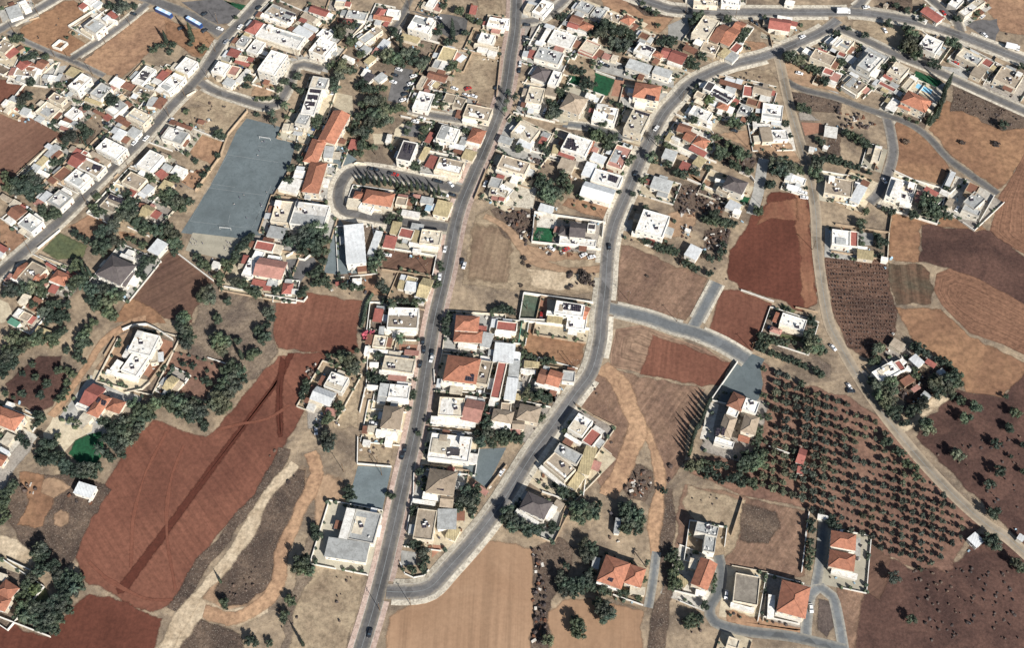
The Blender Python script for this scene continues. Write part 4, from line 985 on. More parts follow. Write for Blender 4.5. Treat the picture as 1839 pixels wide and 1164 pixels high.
w b 1.3 1350,80 1420,300 1480,600
s 90 470,280 920,560 880,690 520,560
s 120 60,860 230,830 600,970 560,1160 120,1160
@ 5 1
h Fb -90,690 175,735 -110,850 4
h fm 230,780 320,800 130,920 4; fm 100,850 150,850 80,900 3; fw 200,745 240,755 185,790 3; Cn 270,710 340,750 240,760 3
h Fc 380,405 450,435 360,525 3.5
h Fw 540,690 790,770 490,880 4.5; fw 590,730 660,760 540,870 6; Cr 890,790 1020,850 850,820 4; Cp 800,820 860,840 770,930 3.5; fw 640,930 740,970 630,960 3; S 690,795 760,820 680,820; S 660,860 690,870 650,890
h fm 1130,645 1170,660 1070,770 4
h Fn 1310,745 1410,790 1260,830 5; Fg 1360,850 1480,910 1230,940 5; Fg 1260,960 1420,1030 1235,1010 4.6
h fb 1110,900 1160,920 1070,970 3.5; fw 1040,820 1120,850 1010,850 3
a paleyard 1180,680 1560,860 1400,1130 1000,1060
a cream 540,630 860,780 800,800 540,690
t d 920,960 110, 870,990 80, 960,1020 90, 880,900 70, 1090,800 45, 1060,1000 40, 760,1050 50, 120,270 60, 180,290 50, 240,330 60, 290,360 60, 330,380 40, 20,530 60, 120,570 60, 210,600 50, 330,650 40, 550,55 30, 630,80 30, 720,125 25, 795,160 28, 1635,180 60, 300,1020 40, 480,1000 40, 550,1040 40, 1360,1075 30
t y 690,350 35, 1240,355 30, 1570,370 35
t c 1000,80 18, 960,120 18, 930,160 18, 980,40 18, 1010,20 18, 900,150 16
c w 475,735 490,755
w w 1.5 540,630 860,780
w w 1.5 1020,830 1120,640
w w 1.5 1560,860 1400,1140
w b 1.5 380,630 430,440
s 120 20,60 330,80 400,200 200,240 60,200
s 70 1200,20 1600,30 1800,120 1700,200 1300,90
@ 0 2
h Fw 310,20 460,110 180,130 5
h Cr 0,330 80,390 -40,380 3.5; fm 0,400 50,430 -40,450 3
h Fb 340,520 490,600 190,690 5; Go 280,540 310,550 130,690 4; Go 440,640 490,670 330,750 4; fw 120,690 300,760 110,700 3
h Cr 490,530 600,590 460,550 3.5
h Ho 600,610 740,680 530,710 4.5; fw 530,715 640,760 520,730 3
h Cr 540,750 610,790 510,830 3
h Hd 1170,450 1405,570 1020,650 6.5; Hd 1270,600 1400,640 1180,740 5; fw 1050,690 1290,780 1040,705 3.2; fw 1270,440 1400,490 1260,460 4
h fm 1650,290 1755,345 1545,405 4
h fc 250,860 320,890 190,950 3; fn 370,900 450,930 270,1000 3.2
h Fb 250,1040 340,1090 200,1110 3
a drylawn 620,220 910,360 870,480 600,500 440,410
a dirt 930,30 1130,110 960,270 700,170
a dirt 0,90 300,290 180,400 60,420 0,300
a cream 430,460 720,560 720,600 420,480
a cream 0,920 90,960 130,1060 40,1164 0,1164
a dirt 1230,210 1430,240 1270,280
a orangefield 1350,900 1500,960 1740,1164 1200,1164 1250,1050
t d 520,60 60, 600,40 60, 450,30 50, 780,230 50, 840,270 50, 900,310 50, 1060,220 90, 1150,180 90, 1200,120 80, 1260,60 80, 1350,60 80, 1430,130 80, 1540,160 80, 1640,200 90, 1720,160 70, 1780,220 60, 1500,220 60, 1700,270 50, 1000,340 70, 1100,350 90, 1200,320 80, 1000,430 50, 1080,420 60, 1340,280 40, 1290,330 40, 1490,350 60, 1400,310 40, 800,540 70, 760,600 60, 840,580 50, 1520,520 70, 1480,590 60, 1600,500 60, 1450,650 60, 1500,680 50, 240,800 90, 140,830 90, 330,790 80, 420,770 80, 440,850 70, 60,860 60, 480,720 50, 780,760 90, 850,720 80, 900,790 90, 980,830 90, 1080,820 90, 1180,850 90, 1250,880 80, 1150,950 90, 1050,930 80, 940,920 70, 1000,1000 70, 1120,1050 80, 1180,1100 70, 700,980 60, 600,970 60, 520,1000 70, 450,1050 80, 540,1080 70, 640,1070 70, 700,1110 60, 500,1150 60, 620,1150 60, 350,980 60, 640,800 30, 690,870 30
t c 890,660 18, 940,650 18, 915,690 16
p 325,440
w w 1.4 400,395 630,205
w w 1.2 15,80 310,290
w c 1.4 420,470 715,585
w w 1.2 1340,170 1560,265
@ 1 2
h fg 1090,160 1260,180 1030,260 4
h Fr 940,300 1130,340 910,390 4
h fc 1140,345 1210,365 1110,420 3
h Fw 930,410 1030,430 870,510 4; Fw 860,480 960,520 790,660 4.5; Fw 1060,455 1200,480 1050,490 4.2; Gp 980,490 1260,530 900,660 5.5; Cr 800,455 860,460 770,540 3.5; Cr 900,700 1040,730 880,760 3.5; fg 1090,640 1190,650 1040,770 4; Cr 1010,770 1090,780 1000,820 3
h Hr 1220,750 1310,760 1210,850 3.5
h fw 490,520 560,540 460,580 3
a asphalt 1250,500 1540,480 1560,540 1420,700 1380,780 1200,700
a schoolyard 1720,220 1810,120 1810,660 1640,640 1700,400
t d 1240,240 50, 1280,320 80, 1360,280 80, 1450,220 110, 1540,200 110, 1620,180 90, 1480,330 110, 1580,330 100, 1660,300 70, 1420,400 80, 1560,430 70, 1650,420 60, 1640,520 60, 1600,600 60, 1540,650 70, 1660,710 70, 1600,740 70, 1690,780 50, 1540,760 50, 870,260 60, 820,330 70, 760,380 70, 720,450 60, 690,520 60, 600,530 60, 640,600 60, 310,470 60, 370,540 70, 430,590 50, 90,260 80, 60,330 80, 120,350 60, 30,200 80, 80,420 60, 540,680 70, 560,750 50, 410,850 110, 450,920 90, 360,900 80, 630,940 60, 1060,1050 80, 1090,1110 60, 520,1100 60, 170,1110 90, 720,740 80, 800,760 70, 860,820 60, 930,840 70, 940,880 50, 1140,820 60, 1400,860 70, 1440,810 50, 1210,680 40, 1470,660 40
t c 1295,690 18
w w 1.4 0,360 490,735
w w 1.4 600,795 860,840
w w 1.4 1030,880 1430,950 1470,900
w w 1.6 1250,480 1360,415
w w 1.6 1375,505 1440,515 1530,440
@ 2 2
h fm 110,155 305,130 130,555 6
h fm 440,205 505,220 345,460 3.5
h fy 620,110 710,120 580,230 3.5; Fr 700,165 840,200 670,260 4; fy 850,200 910,210 810,310 3.6; Fc 920,185 1130,210 890,330 5; Cr 540,245 665,265 505,370 4; fg 820,125 940,140 800,180 3; fw 790,325 1090,370 780,350 3.2
h fw 830,390 910,400 820,425 2.8
h Fy 770,675 880,700 740,740 3.5; fm 760,730 870,750 740,820 4; Gy 940,700 1040,720 860,880 4; fy 690,720 750,730 660,800 3; fw 850,870 980,890 840,895 2.8
h fw 190,700 275,715 200,780 3
h Cr 10,735 100,735 20,775 3
h Cr 430,1015 525,1020 395,1150 4; Fw 575,1005 890,1015 550,1215 5.5; fw 530,1225 860,1240 525,1260 3.2
a brownplough 510,395 1060,480 1020,680 520,610
a schoolyard 0,200 60,70 320,560 330,640 0,660
a dirt 320,640 450,640 440,760 560,840 400,870 310,850
t d 430,520 90, 470,440 70, 400,580 70, 500,480 60, 600,50 50, 690,80 50, 560,100 50, 1110,540 45, 1120,600 45, 1060,690 35, 1090,760 50, 1050,780 40, 490,780 80, 540,820 60, 530,930 50, 740,940 50, 850,950 60, 920,930 50, 680,930 40, 100,780 60, 200,790 60, 280,800 50, 40,700 30, 700,320 30, 1740,1020 45, 1650,1050 30, 1200,1100 50, 1150,1140 45
t p 590,950 55
c w 1105,690 1100,720
c w 1360,570 1350,600
c k 1340,530 1335,550
c w 1160,400 1150,440
p 975,640
w w 1.5 505,380 1070,475
w w 1.5 1030,680 1070,480
w b 1.6 500,615 1010,690
w G 2.4 400,880 340,980 300,1164
w w 1.2 660,1000 560,990 420,960
s 60 450,640 680,660 600,780 460,720
@ 3 2
h Gd 740,125 890,130 710,260 7; Hd 640,150 720,160 600,240 5; Fk 910,125 990,135 900,185 4; Fw 620,265 1000,300 600,330 3.5
h Fw 1505,0 1790,45 1380,205 6.5; Fw 1370,215 1670,275 1360,225 3
h Fw 580,935 880,980 550,1060 6.5; Fw 700,1060 900,1090 680,1210 4; Go 880,1000 930,1010 820,1110 4.4; fy 490,1090 640,1110 480,1150 3.5; S 660,960 840,985 650,1020; Fw 480,1040 560,1050 470,1080 4.4
a lawn 370,160 560,180 530,330 330,310
a paleyard 380,20 590,60 570,180 370,160
a courtgreen 240,870 400,900 370,1160 200,1120
a redpave 400,900 480,910 480,1160 370,1160
a cement 1290,100 1380,80 1360,210 1280,200
t d 380,80 25, 1540,320 50, 1640,370 60, 1700,390 60, 1760,400 60, 1500,310 40, 30,1010 62, 85,1030 58, 120,1060 45, -40,1020 55, -90,1040 40
t y 880,700 75, 240,490 30, 230,540 25, 290,570 25, 730,640 30, 1530,675 20, 700,800 30, 860,650 50, 210,770 25
t p 400,230 40, 270,940 20
c k 1130,375 1130,420
c w 525,390 540,400
c r 680,400 700,390
c w 860,460 880,450
c w 945,480 965,475
p 1325,930 1100,120
w w 2 350,20 1090,130
w w 2 320,330 1040,410
w w 2 350,25 320,325
w w 1.6 1070,140 1040,405
w w 2 240,865 480,900 960,965
w w 2 235,870 190,1140 470,1150
s 170 20,70 330,70 310,330 200,380 80,290
s 100 340,350 800,420 780,460 420,440
s 90 700,650 980,620 980,800 720,800
s 80 -100,1000 180,1030 150,1130 -80,1120
@ 4 2
h fm 240,350 358,400 165,450 4
h fw 190,180 240,190 170,200 2.5
h Fw 1200,1065 1455,1140 1155,1175 4.5; Co 1130,1055 1180,1065 1080,1150 3.5; Hp 1085,1215 1190,1240 1060,1250 3.5; Fc 1160,1190 1420,1260 1150,1215 3
a drylawn 1180,970 1340,1030 1290,1080 1170,1000
a scrub 380,200 640,180 590,400 380,400
a sandtan 0,20 300,0 280,140 120,260 0,280
a drylawn 1180,1280 1400,1320 1380,1360 1170,1320
t d 430,90 70, 510,100 70, 380,80 50, 590,120 70, 650,130 60, 700,120 40, 30,390 60, 70,430 60, 570,330 40, 590,360 40, 440,490 60, 560,420 60, 380,420 30, 190,540 60, 240,570 50, 300,600 50, 430,650 50, 940,10 60, 1500,1110 50, 540,490 40, 1250,1020 40
p 90,1150 1510,400
w w 1.3 760,830 1100,950
w b 1.3 1330,1010 1560,1060
s 150 380,200 640,180 600,400 380,400
s 60 420,560 560,600 620,720 500,720
@ 5 2
h Fw -30,175 145,195 -35,320 5; Fr 150,195 225,200 140,340 3.5
h fy 220,375 370,390 215,455 3.5; fw 225,340 310,350 222,375 3
h fw 450,440 510,455 450,475 3
a cement -40,350 190,350 190,420 -40,400
a cement 230,200 380,210 360,330 230,330
t d 250,110 60, 250,150 50, 410,240 50, 440,290 60, 480,300 50, 430,340 40, 240,300 40, 385,430 25, 450,420 30, 760,40 60, 890,20 60, 980,40 60, 1100,50 50, 1040,30 50, 300,10 35
w b 1.5 0,130 520,215 548,20
w b 1.2 -40,395 500,480
w c 1.2 520,215 505,470
@ 0 3
h Fw 1440,140 1670,200 1340,350 6.5; Fw 1420,340 1590,390 1250,560 5; fw 1230,455 1290,475 1150,540 4; fw 1310,355 1360,370 1280,410 3.5; Fc 1590,380 1660,340 1560,500 3.4; fw 1120,550 1440,640 1110,575 3
h Gr 980,710 1110,750 830,890 4.5; Ho 1050,810 1160,850 910,1000 5.5; Ho 1180,850 1310,890 1110,960 5.5; S 1030,845 1120,885 1000,885; Fw 810,890 940,950 790,930 4; fc 880,1000 970,1050 830,1050 3.5
h Ho 0,930 240,1040 -90,1080 6; Fc 180,1040 240,1060 130,1130 3.4
h fw 80,885 150,910 50,935 3
h fy 400,100 540,150 340,180 3
h Gy 1800,620 1870,650 1700,740 3.2
h fv 120,0 200,60 90,50 3
a cream 990,550 1560,660 1490,760 1300,800 960,640
a redpave 1690,220 1804,260 1804,350 1580,640 1500,600
a sandtan 1190,210 1380,130 1340,350 1230,440 1110,580 1000,540 1100,420
a cream 490,1200 560,1030 700,1080 640,1200
t d 60,430 80, 130,380 80, 200,350 80, 280,290 80, 350,250 80, 420,250 70, 150,480 70, 60,520 70, 260,240 70, 180,260 60, 120,220 80, 160,180 60, 430,180 60, 520,220 70, 600,180 70, 560,270 60, 660,150 60, 60,330 60, 860,200 80, 900,130 70, 850,280 80, 920,270 60, 830,340 60, 980,60 60, 700,340 50, 610,560 60, 760,600 60, 700,560 50, 340,490 45, 240,590 40, 370,630 50, 490,700 60, 420,820 60, 230,800 50, 60,800 40, 140,840 30, 640,850 60, 690,780 60, 700,690 50, 590,860 40, 810,420 60, 880,470 40, 390,1020 60, 440,1060 60, 380,1120 50, 740,1070 40, 800,1090 40, 830,1120 40, 1400,900 80, 1450,960 80, 1500,1000 90, 1560,960 80, 1620,900 80, 1700,870 70, 1760,900 80, 1400,1060 80, 1300,1090 80, 1220,1130 70, 1500,1080 80, 1580,1040 70, 1120,1100 60, 1060,1090 50, 1250,290 30, 1660,600 30, 1700,540 30, 20,420 60, 40,600 60
w w 2 1185,205 1290,140 1400,95 1540,85 1650,140 1810,242
w b 2 1570,690 1810,365
w b 1.6 1095,410 1205,230
w c 1.5 1310,800 1490,760 1570,690
w w 1.4 275,985 360,1030
@ 1 3
h Fw 1720,570 1900,640 1640,720 5; Gm 1570,730 1760,800 1500,850 4.5; Cn 1620,610 1660,620 1570,700 3.5; fc 1490,860 1620,905 1480,890 3
h Cp 1670,945 1780,965 1640,1010 3
a gravel 1460,900 1600,930 1620,1164 1480,1164
t d 150,60 90, 200,140 90, 240,210 90, 200,280 80, 130,90 70, 530,30 60, 560,250 110, 560,330 90, 520,210 80, 620,280 70, 745,250 55, 960,130 70, 1040,200 80, 990,240 70, 1050,80 50, 890,380 70, 950,370 50, 860,430 50, 700,520 90, 680,600 90, 760,570 80, 620,560 80, 600,680 90, 680,700 90, 560,760 90, 640,800 90, 720,740 80, 790,650 70, 520,840 90, 600,880 90, 500,930 80, 560,980 80, 450,900 70, 640,930 60, 60,880 90, 130,900 90, 200,940 90, 150,1000 80, 270,930 80, 300,1010 90, 60,960 70, 250,1040 80, 380,990 80, 340,1060 60, 20,830 70, 130,840 60, 260,870 60, 330,890 50, 400,1120 50, 170,490 45, 270,510 50, 420,560 30, 410,660 60, 440,690 50, 210,600 30, 1690,400 40, 1760,400 40, 1710,460 35, 1780,500 40, 1440,720 50, 1420,790 50, 1410,840 40, 1470,770 50, 1460,680 50, 1690,1050 70, 1650,1090 50, 1560,1130 30
t s 150,385 20, 230,400 20, 320,425 20, 390,445 20, 470,485 15, 535,505 15, 300,640 20, 55,510 25, 60,560 20, 120,440 15
t c 780,410 20
w w 1.0 430,430 610,490
s 120 1470,460 1560,480 1520,640 1440,640
s 60 1400,700 1500,700 1460,900 1390,860
@ 2 3
h Fc 430,195 570,200 390,310 4; fw 380,330 560,350 375,360 2.8
h fp 740,340 880,360 740,385 2.5
h Fc 540,410 860,440 490,550 4.5; fw 480,560 830,590 470,585 3.2
h Cp 570,590 760,620 560,650 3
h Fw 590,705 800,720 560,840 4.5; fg 490,700 580,705 460,820 4; fw 560,850 780,880 550,870 3
h Hh 530,930 720,950 490,1150 6; fw 450,1180 670,1205 430,1235 4; fc 360,1135 440,1145 350,1195 3
h fw 375,475 460,480 375,515 3
h Ho 1290,-10 1520,-5 1260,135 6.5; Ho 1270,140 1550,150 1250,250 5; fg 1560,150 1650,190 1540,290 4; fw 1310,270 1500,290 1290,310 3.3
h Fr 1710,40 1920,60 1690,135 4; fw 1690,140 1860,160 1680,180 3
h Ho 1200,405 1530,440 1140,655 7; Fb 1540,450 1660,470 1480,690 5; fw 1130,660 1480,690 1110,700 4; S 1380,595 1470,600 1365,660
h Fr 1720,475 1815,480 1625,845 5
h fm 1690,270 1895,290 1660,460 5
h Fc 1110,840 1370,850 1080,1030 5; Gp 1390,850 1560,900 1350,1060 4.5; fw 1380,825 1490,840 1370,865 3.5; fw 1020,1040 1480,1075 1010,1110 3.4
h fw 350,710 460,720 340,740 3
a redpave 680,280 890,290 880,350 680,350
a cement 1110,330 1640,340 1620,440 1100,400
a cement 1040,710 1600,740 1580,800 1040,770
a straw 140,640 260,700 260,1164 0,1164 0,900
t d 180,470 100, 120,430 80, 200,540 80, 80,400 70, 160,570 60, 230,500 60, 240,350 40, 440,640 70, 380,640 50, 520,650 50, 360,600 40, 460,400 60, 1170,60 60, 1150,140 50, 1190,170 40, 1210,30 40, 830,780 40, 850,650 30, 820,830 50, 60,930 70, 40,1000 50, 430,1050 40, 1590,1050 70, 1560,960 50, 1600,1130 80, 1560,1120 50, 1000,1100 50, 1020,1080 40, 780,950 40
t b 340,190 55, 400,160 35
t p 690,210 55
c k 1025,385 1015,430
c k 930,260 925,300
c k 940,350 935,390
c k 900,500 890,540
c w 1020,440 1010,470
w w 1.4 380,40 360,340 340,700 270,1000
w w 1.2 1050,690 1045,560
w w 1.2 360,340 880,385
w G 2.4 330,0 285,110
s 80 330,740 450,740 440,820 320,830
@ 3 3
h fg 100,460 200,460 70,640 4; fm 75,640 185,645 25,860 4.5
h fy 250,460 330,465 240,520 3.5; fy 335,465 395,475 330,520 3.2; fw 210,540 360,560 205,570 3
h Go 520,550 640,590 475,690 4.5; Gn 430,550 500,560 370,680 4; Fg 650,560 780,570 630,670 4; fw 360,685 620,750 350,705 3.4
h Hh 200,900 400,960 180,1050 5; Fh 0,890 100,910 0,1000 4; Hh -60,975 140,990 -110,1080 5; Gh 130,1090 240,1090 120,1164 4; fw -90,1085 100,1110 -100,1150 3.4
h Fw 810,1005 960,1090 695,1165 5.5; Fr 950,1160 1050,1230 845,1295 4.5; fw 680,1220 840,1315 665,1240 3.4
a gravel 200,580 350,570 350,690 600,780 580,900 540,920 560,830 200,760
t d 260,180 40, 230,280 30, 240,370 50, 290,400 50, 350,430 40, 460,460 60, 520,450 60, 290,800 80, 340,830 70, 420,830 90, 490,860 70, 250,830 60, 430,1040 50, 400,1080 40
p 735,540 775,535
w w 2 190,45 920,135
w v 2.2 215,80 185,270
w b 1.6 390,510 780,570
w b 1.6 745,900 960,1040 1200,1160
s 50 780,880 1000,640 1050,760 900,950
@ 4 3
h Hn 690,795 830,845 610,920 7; Fw 810,840 950,900 775,960 7.3; Fw 650,925 760,960 600,1010 6; Hh 600,1030 720,1060 520,1220 6; Hh 800,1000 930,1060 780,1180 6; Co 740,1230 860,1260 720,1290 3.5; Fw 500,1260 700,1310 470,1310 4; S 510,1160 550,1170 490,1225; S 570,1155 600,1165 555,1225
a schoolyard 715,480 740,360 900,390 1010,440 960,520 990,700 950,850 890,900 560,900 450,870
a paleyard 430,880 530,910 470,1164 490,1300 330,1270 400,1000
a scrubpale 1080,300 1400,300 1700,500 1700,650 1400,520 1100,340
t c 420,900 18, 400,950 18, 380,1000 18, 360,1050 18, 340,1095 18, 325,1140 18, 440,870 16
t d 1060,230 60, 1120,250 60, 1200,260 50, 1010,290 60, 980,340 50, 1250,260 35, 1320,270 35, 1480,180 80, 1520,250 90, 1560,310 90, 1480,330 90, 1600,350 70, 1450,260 70, 1490,50 60, 1530,70 40, 1080,370 50, 1140,400 50, 1200,430 50, 1260,440 50, 1320,460 50, 1380,490 50, 1430,520 50, 1550,560 60, 1590,600 60, 970,200 60, 950,280 50, 940,330 40, 1000,540 40, 1400,690 50, 1050,1050 50, 960,1050 40, 1000,820 45
c w 1720,325 1745,350
p 870,350
w w 1.9 720,480 450,870
w w 1.2 450,875 600,915
s 60 1000,180 1080,300 1340,320 1100,320
@ 5 3
h Fw 550,430 640,530 350,540 4.5; Fr 620,420 690,510 565,440 3.5; fw 650,400 690,440 620,430 3; fw 700,470 740,495 690,510 3
h fb 580,215 690,270 520,270 3
h fm 780,365 865,440 720,410 4
h Cr 900,400 990,460 870,440 3
h fn 720,560 760,620 640,620 3; Cp 800,650 830,690 740,700 3.2
h fg 870,720 930,770 840,760 3
h fg 1040,500 1100,570 990,530 3
a gravel 520,280 700,280 740,360 560,400 480,350
a scrub 640,560 1150,480 1200,640 900,780 700,900 600,700
t d 420,300 70, 390,330 50, 450,290 50, 770,280 60, 830,310 70, 880,350 60, 800,330 50, 1050,430 60, 1000,410 50, 1110,470 50, 1180,570 90, 1120,620 90, 1040,640 90, 970,670 80, 1010,730 80, 1100,700 70, 1190,640 70, 960,600 60, 850,850 80, 780,900 80, 730,930 60, 870,800 50, 350,620 60, 420,680 80, 500,650 80, 560,620 70, 430,760 80, 500,740 80, 560,720 70, 490,830 80, 560,830 70, 540,910 70, 590,960 60, 620,900 50, 780,510 50, 790,570 50, 350,430 50, 410,400 40, 700,1030 40, 650,1040 40, 1150,770 50, 1230,810 60, 1370,880 75, 1660,770 35, 1750,930 65, 1270,980 70, 890,1040 80, 1690,1060 45
c w 135,685 150,710
c k 150,725 170,725
w b 1.4 280,490 420,640
s 200 600,560 1150,480 1200,640 900,780 700,950 600,740
@ 0 4
h fm 830,590 1005,645 770,700 4
h fc 80,70 150,110 10,170 3; fm 10,230 100,280 -10,250 3; Go 0,300 70,330 -60,390 4
a cream 450,80 520,-10 970,-10 960,60 790,150 660,290 600,180 460,150
a lawn 790,150 970,80 1060,60 1090,280 1010,390 820,390 720,290
a orangefield 200,480 450,520 560,760 450,1050 180,1040 300,800
a sandtan 560,930 640,880 720,920 720,1010 640,1065 570,1030
a sandtan 450,560 560,540 740,640 560,760 430,700
t d 600,110 50, 210,130 60, 270,190 60, 480,210 90, 550,200 70, 420,260 60, 460,360 90, 540,350 90, 600,320 80, 400,330 60, 680,410 80, 760,440 70, 850,440 80, 930,450 80, 1020,430 70, 680,480 60, 800,500 70, 900,510 60, 980,520 60, 1100,130 80, 1180,60 90, 1260,60 90, 1180,180 80, 1240,230 80, 1320,150 90, 1400,90 90, 1450,20 80, 1340,40 80, 1120,300 60, 1170,350 50, 1280,300 60, 40,720 70, 100,680 70, 60,800 70, 30,880 60, 150,620 60, 60,960 60, 20,1000 50, 660,300 30
t p 1020,240 55
s 150 220,560 420,640 380,760 220,720
@ 1 4
t d 1690,150 110, 1680,220 80, 1540,1070 60, 1560,1120 60, 390,30 45
c w 1560,60 1560,90
s 80 1050,240 1180,180 1160,400 1020,460
s 90 1180,450 1420,480 1300,700 1120,640
@ 2 4
h Fw 1020,75 1440,130 980,330 5; fk 1185,235 1310,250 1180,300 5.3; fb 1110,95 1180,105 1100,150 5.3; fw 990,340 1300,360 980,365 3.4
h Hh 1010,455 1285,490 960,690 6.5; Gh 1130,710 1250,720 1110,840 4.5; fw 940,700 1110,720 920,760 4; S 1100,590 1175,595 1065,665; fw 830,770 1060,800 820,800 3
h Fb 880,870 1080,890 820,1180 5; fg 1090,880 1280,880 1080,1080 4.2; fy 1220,1050 1320,1090 1160,1160 3.5
h Cp 1480,590 1620,690 1440,630 3
h Fg 230,870 490,930 150,1180 5; fw 140,870 220,880 50,1170 5.2; fg -40,1190 385,1225 -115,1375 4.4; fw 440,1040 490,1050 425,1140 3
h fw 310,150 380,160 300,200 2.6
a schoolyard 1400,250 1800,230 1590,650 1440,540 1340,440 1380,330
a schoolyard 250,420 600,440 500,900 430,860 130,800 200,600
a straw 260,150 620,140 590,420 250,390
t d 1600,80 90, 1530,170 80, 1650,170 80, 1740,100 70, 1500,80 50, 1760,170 60, 1400,760 120, 1470,740 90, 1380,680 90, 1440,840 100, 1320,800 70, 1300,870 60, 1500,660 60, 150,660 70, 180,740 70, 130,740 50, 900,480 60, 940,560 50, 880,600 40, 830,870 50, 820,920 40, 980,200 40, 960,270 40, 880,80 40, 610,740 50, 560,720 40, 950,650 50
c k 740,250 735,280
c k 715,320 705,350
c w 1750,490 1770,460
p 100,480 500,520 460,400
w w 1.4 245,405 600,435
w w 1.4 250,130 245,400
w b 1.4 1600,670 1800,420
w w 1.2 840,380 830,720 760,1100
s 60 280,130 600,150 580,380 280,360
@ 3 4
h Fg 610,180 850,310 550,280 5; Fb 560,290 790,460 430,400 5.2; fy 890,215 1000,250 800,480 4; fy 790,490 870,540 700,620 3.8; fw 420,420 680,640 400,440 3.5
h Hd 290,715 545,800 180,870 6.5; fw 170,880 400,1010 140,910 4; fw 540,830 580,860 460,960 5
h fg 1200,970 1250,980 1180,1120 3
a cream 240,560 360,470 480,480 730,690 600,640 440,690
a scrub 1320,430 1450,400 1580,480 1590,650 1500,790 1340,760 1260,640
t d 840,850 110, 770,850 90, 900,900 100, 960,930 90, 850,960 90, 1000,850 70, 780,950 80, 1030,800 30, 1330,880 110, 1400,930 110, 1450,990 90, 1330,1010 90, 1270,850 80, 1300,1080 80, 1430,1080 80, 1250,950 50, 60,900 90, 100,960 90, 180,1020 90, 250,1070 90, 340,1090 80, 420,1080 60, 30,980 70, 120,1060 80, 280,1130 60, 540,1040 60, 530,1100 50, 640,690 80, 700,720 60, 120,100 70, 60,150 70, 180,150 70, 40,60 60, 220,100 40, 760,730 50, 560,620 40, 480,650 30, 1700,680 50, 660,60 40
w b 1.5 690,790 600,1100
w w 1.5 430,700 690,790
w w 1.2 880,580 860,740
s 120 1330,420 1560,470 1570,650 1480,770 1340,740 1280,640
s 90 1660,380 1780,420 1780,800 1680,780
s 60 1040,100 1200,120 1100,300 1020,400
@ 4 4
h Gr 1380,235 1440,265 1345,375 3.5; fr 1360,430 1420,440 1345,490 3
h Fg 310,1015 540,1060 270,1110 7; Fg 390,1110 510,1130 360,1310 6
h fw 1570,930 1670,950 1565,960 3
t c 305,20 18, 280,70 18, 262,120 18, 250,165 18, 242,210 18, 232,260 18, 220,300 18
t d 260,420 90, 330,450 70, 220,440 60, 360,380 50, 440,400 50, 510,410 60, 590,420 50, 420,460 60, 400,530 50, 500,520 60, 560,580 50, 650,560 60, 720,540 70, 800,580 60, 880,590 70, 760,620 50, 900,640 50, 850,340 110, 790,400 90, 900,400 100, 850,430 90, 800,300 60, 760,460 70, 940,340 80, 990,400 70, 1000,280 60, 930,270 60, 920,180 60, 950,40 60, 950,120 50, 1490,1000 60, 1490,1080 60, 1700,1010 60, 1760,1040 60, 1720,960 50
w w 1.4 1050,225 1260,300
w b 1.4 780,770 660,1150
w w 1.4 1470,905 1430,1160
s 80 200,690 700,740 560,860 300,840
@ 5 4
t d 900,40 75, 1190,280 75, 1570,170 65, 1605,440 75, 1500,570 65, 1540,850 75, 1700,40 50, 1830,190 40, 1830,450 40, 1710,300 30, 600,250 60, 660,270 50, 700,370 60, 780,410 50, 790,490 60, 520,150 60, 480,160 50
s 40 900,200 1800,100 1800,900 1500,800
@ 0 5
h Ho 60,480 190,570 -40,600 5; Ho 0,640 100,690 -50,760 5; fc -60,380 60,440 -70,440 3.4
a drylawn 300,600 480,560 520,680 400,740 280,700
a cream -40,250 100,270 350,410 240,430 -40,330
t d 420,150 90, 380,220 80, 470,210 70, 420,290 60, 560,330 80, 480,360 80, 400,400 80, 330,450 80, 280,520 70, 600,420 80, 700,420 80, 780,480 80, 830,560 70, 720,520 80, 620,500 70, 660,580 80, 770,600 80, 700,680 80, 620,650 80, 560,700 80, 640,760 80, 560,800 90, 500,760 80, 440,740 70, 380,780 80, 300,740 80, 230,760 80, 200,840 80, 280,870 80, 360,900 80, 440,880 80, 520,900 80, 500,980 70, 560,960 70, 420,980 60, 620,880 70, 580,1010 60, 720,800 60, 200,660 60, 280,620 60, 850,460 50
t l 380,570 60, 330,600 50
t p 770,560 50, 250,850 50
w w 1.8 90,275 350,400
w w 1.8 -20,865 530,1080
@ 1 5
t d 1420,300 120, 1360,370 90, 1480,370 90, 1280,680 70, 1230,840 60, 1220,900 50, 1310,720 50, 600,710 60, 610,760 40, 1560,30 60, 860,1110 70, 920,1140 50, 1070,1140 50
t c 560,500 14, 1420,1150 20
s 50 1200,560 1400,600 1360,960 1120,1000
s 60 500,560 800,400 1000,300 900,620 640,720
@ 2 5
a redpave 1030,110 1160,120 1020,250
a cement 700,170 860,190 850,320 700,330
t d 940,200 80, 900,160 60, 960,260 60, 830,110 60, 890,90 40, 920,330 60, 830,380 50, 940,390 40, 790,350 40, 720,370 30
c k 375,1040 365,1080
p 800,740 480,800
w w 1.1 690,300 740,420 830,460 940,440 990,380
s 50 20,420 280,430 200,700 20,1100
@ 3 5
h Ho 1105,225 1340,310 1010,480 6.5; Ho 1345,320 1505,370 1290,500 6; fw 1010,485 1230,560 1000,510 4; fc 1360,550 1510,560 1340,620 3; S 1140,420 1190,440 1110,480
h fg 970,245 1035,255 945,350 3
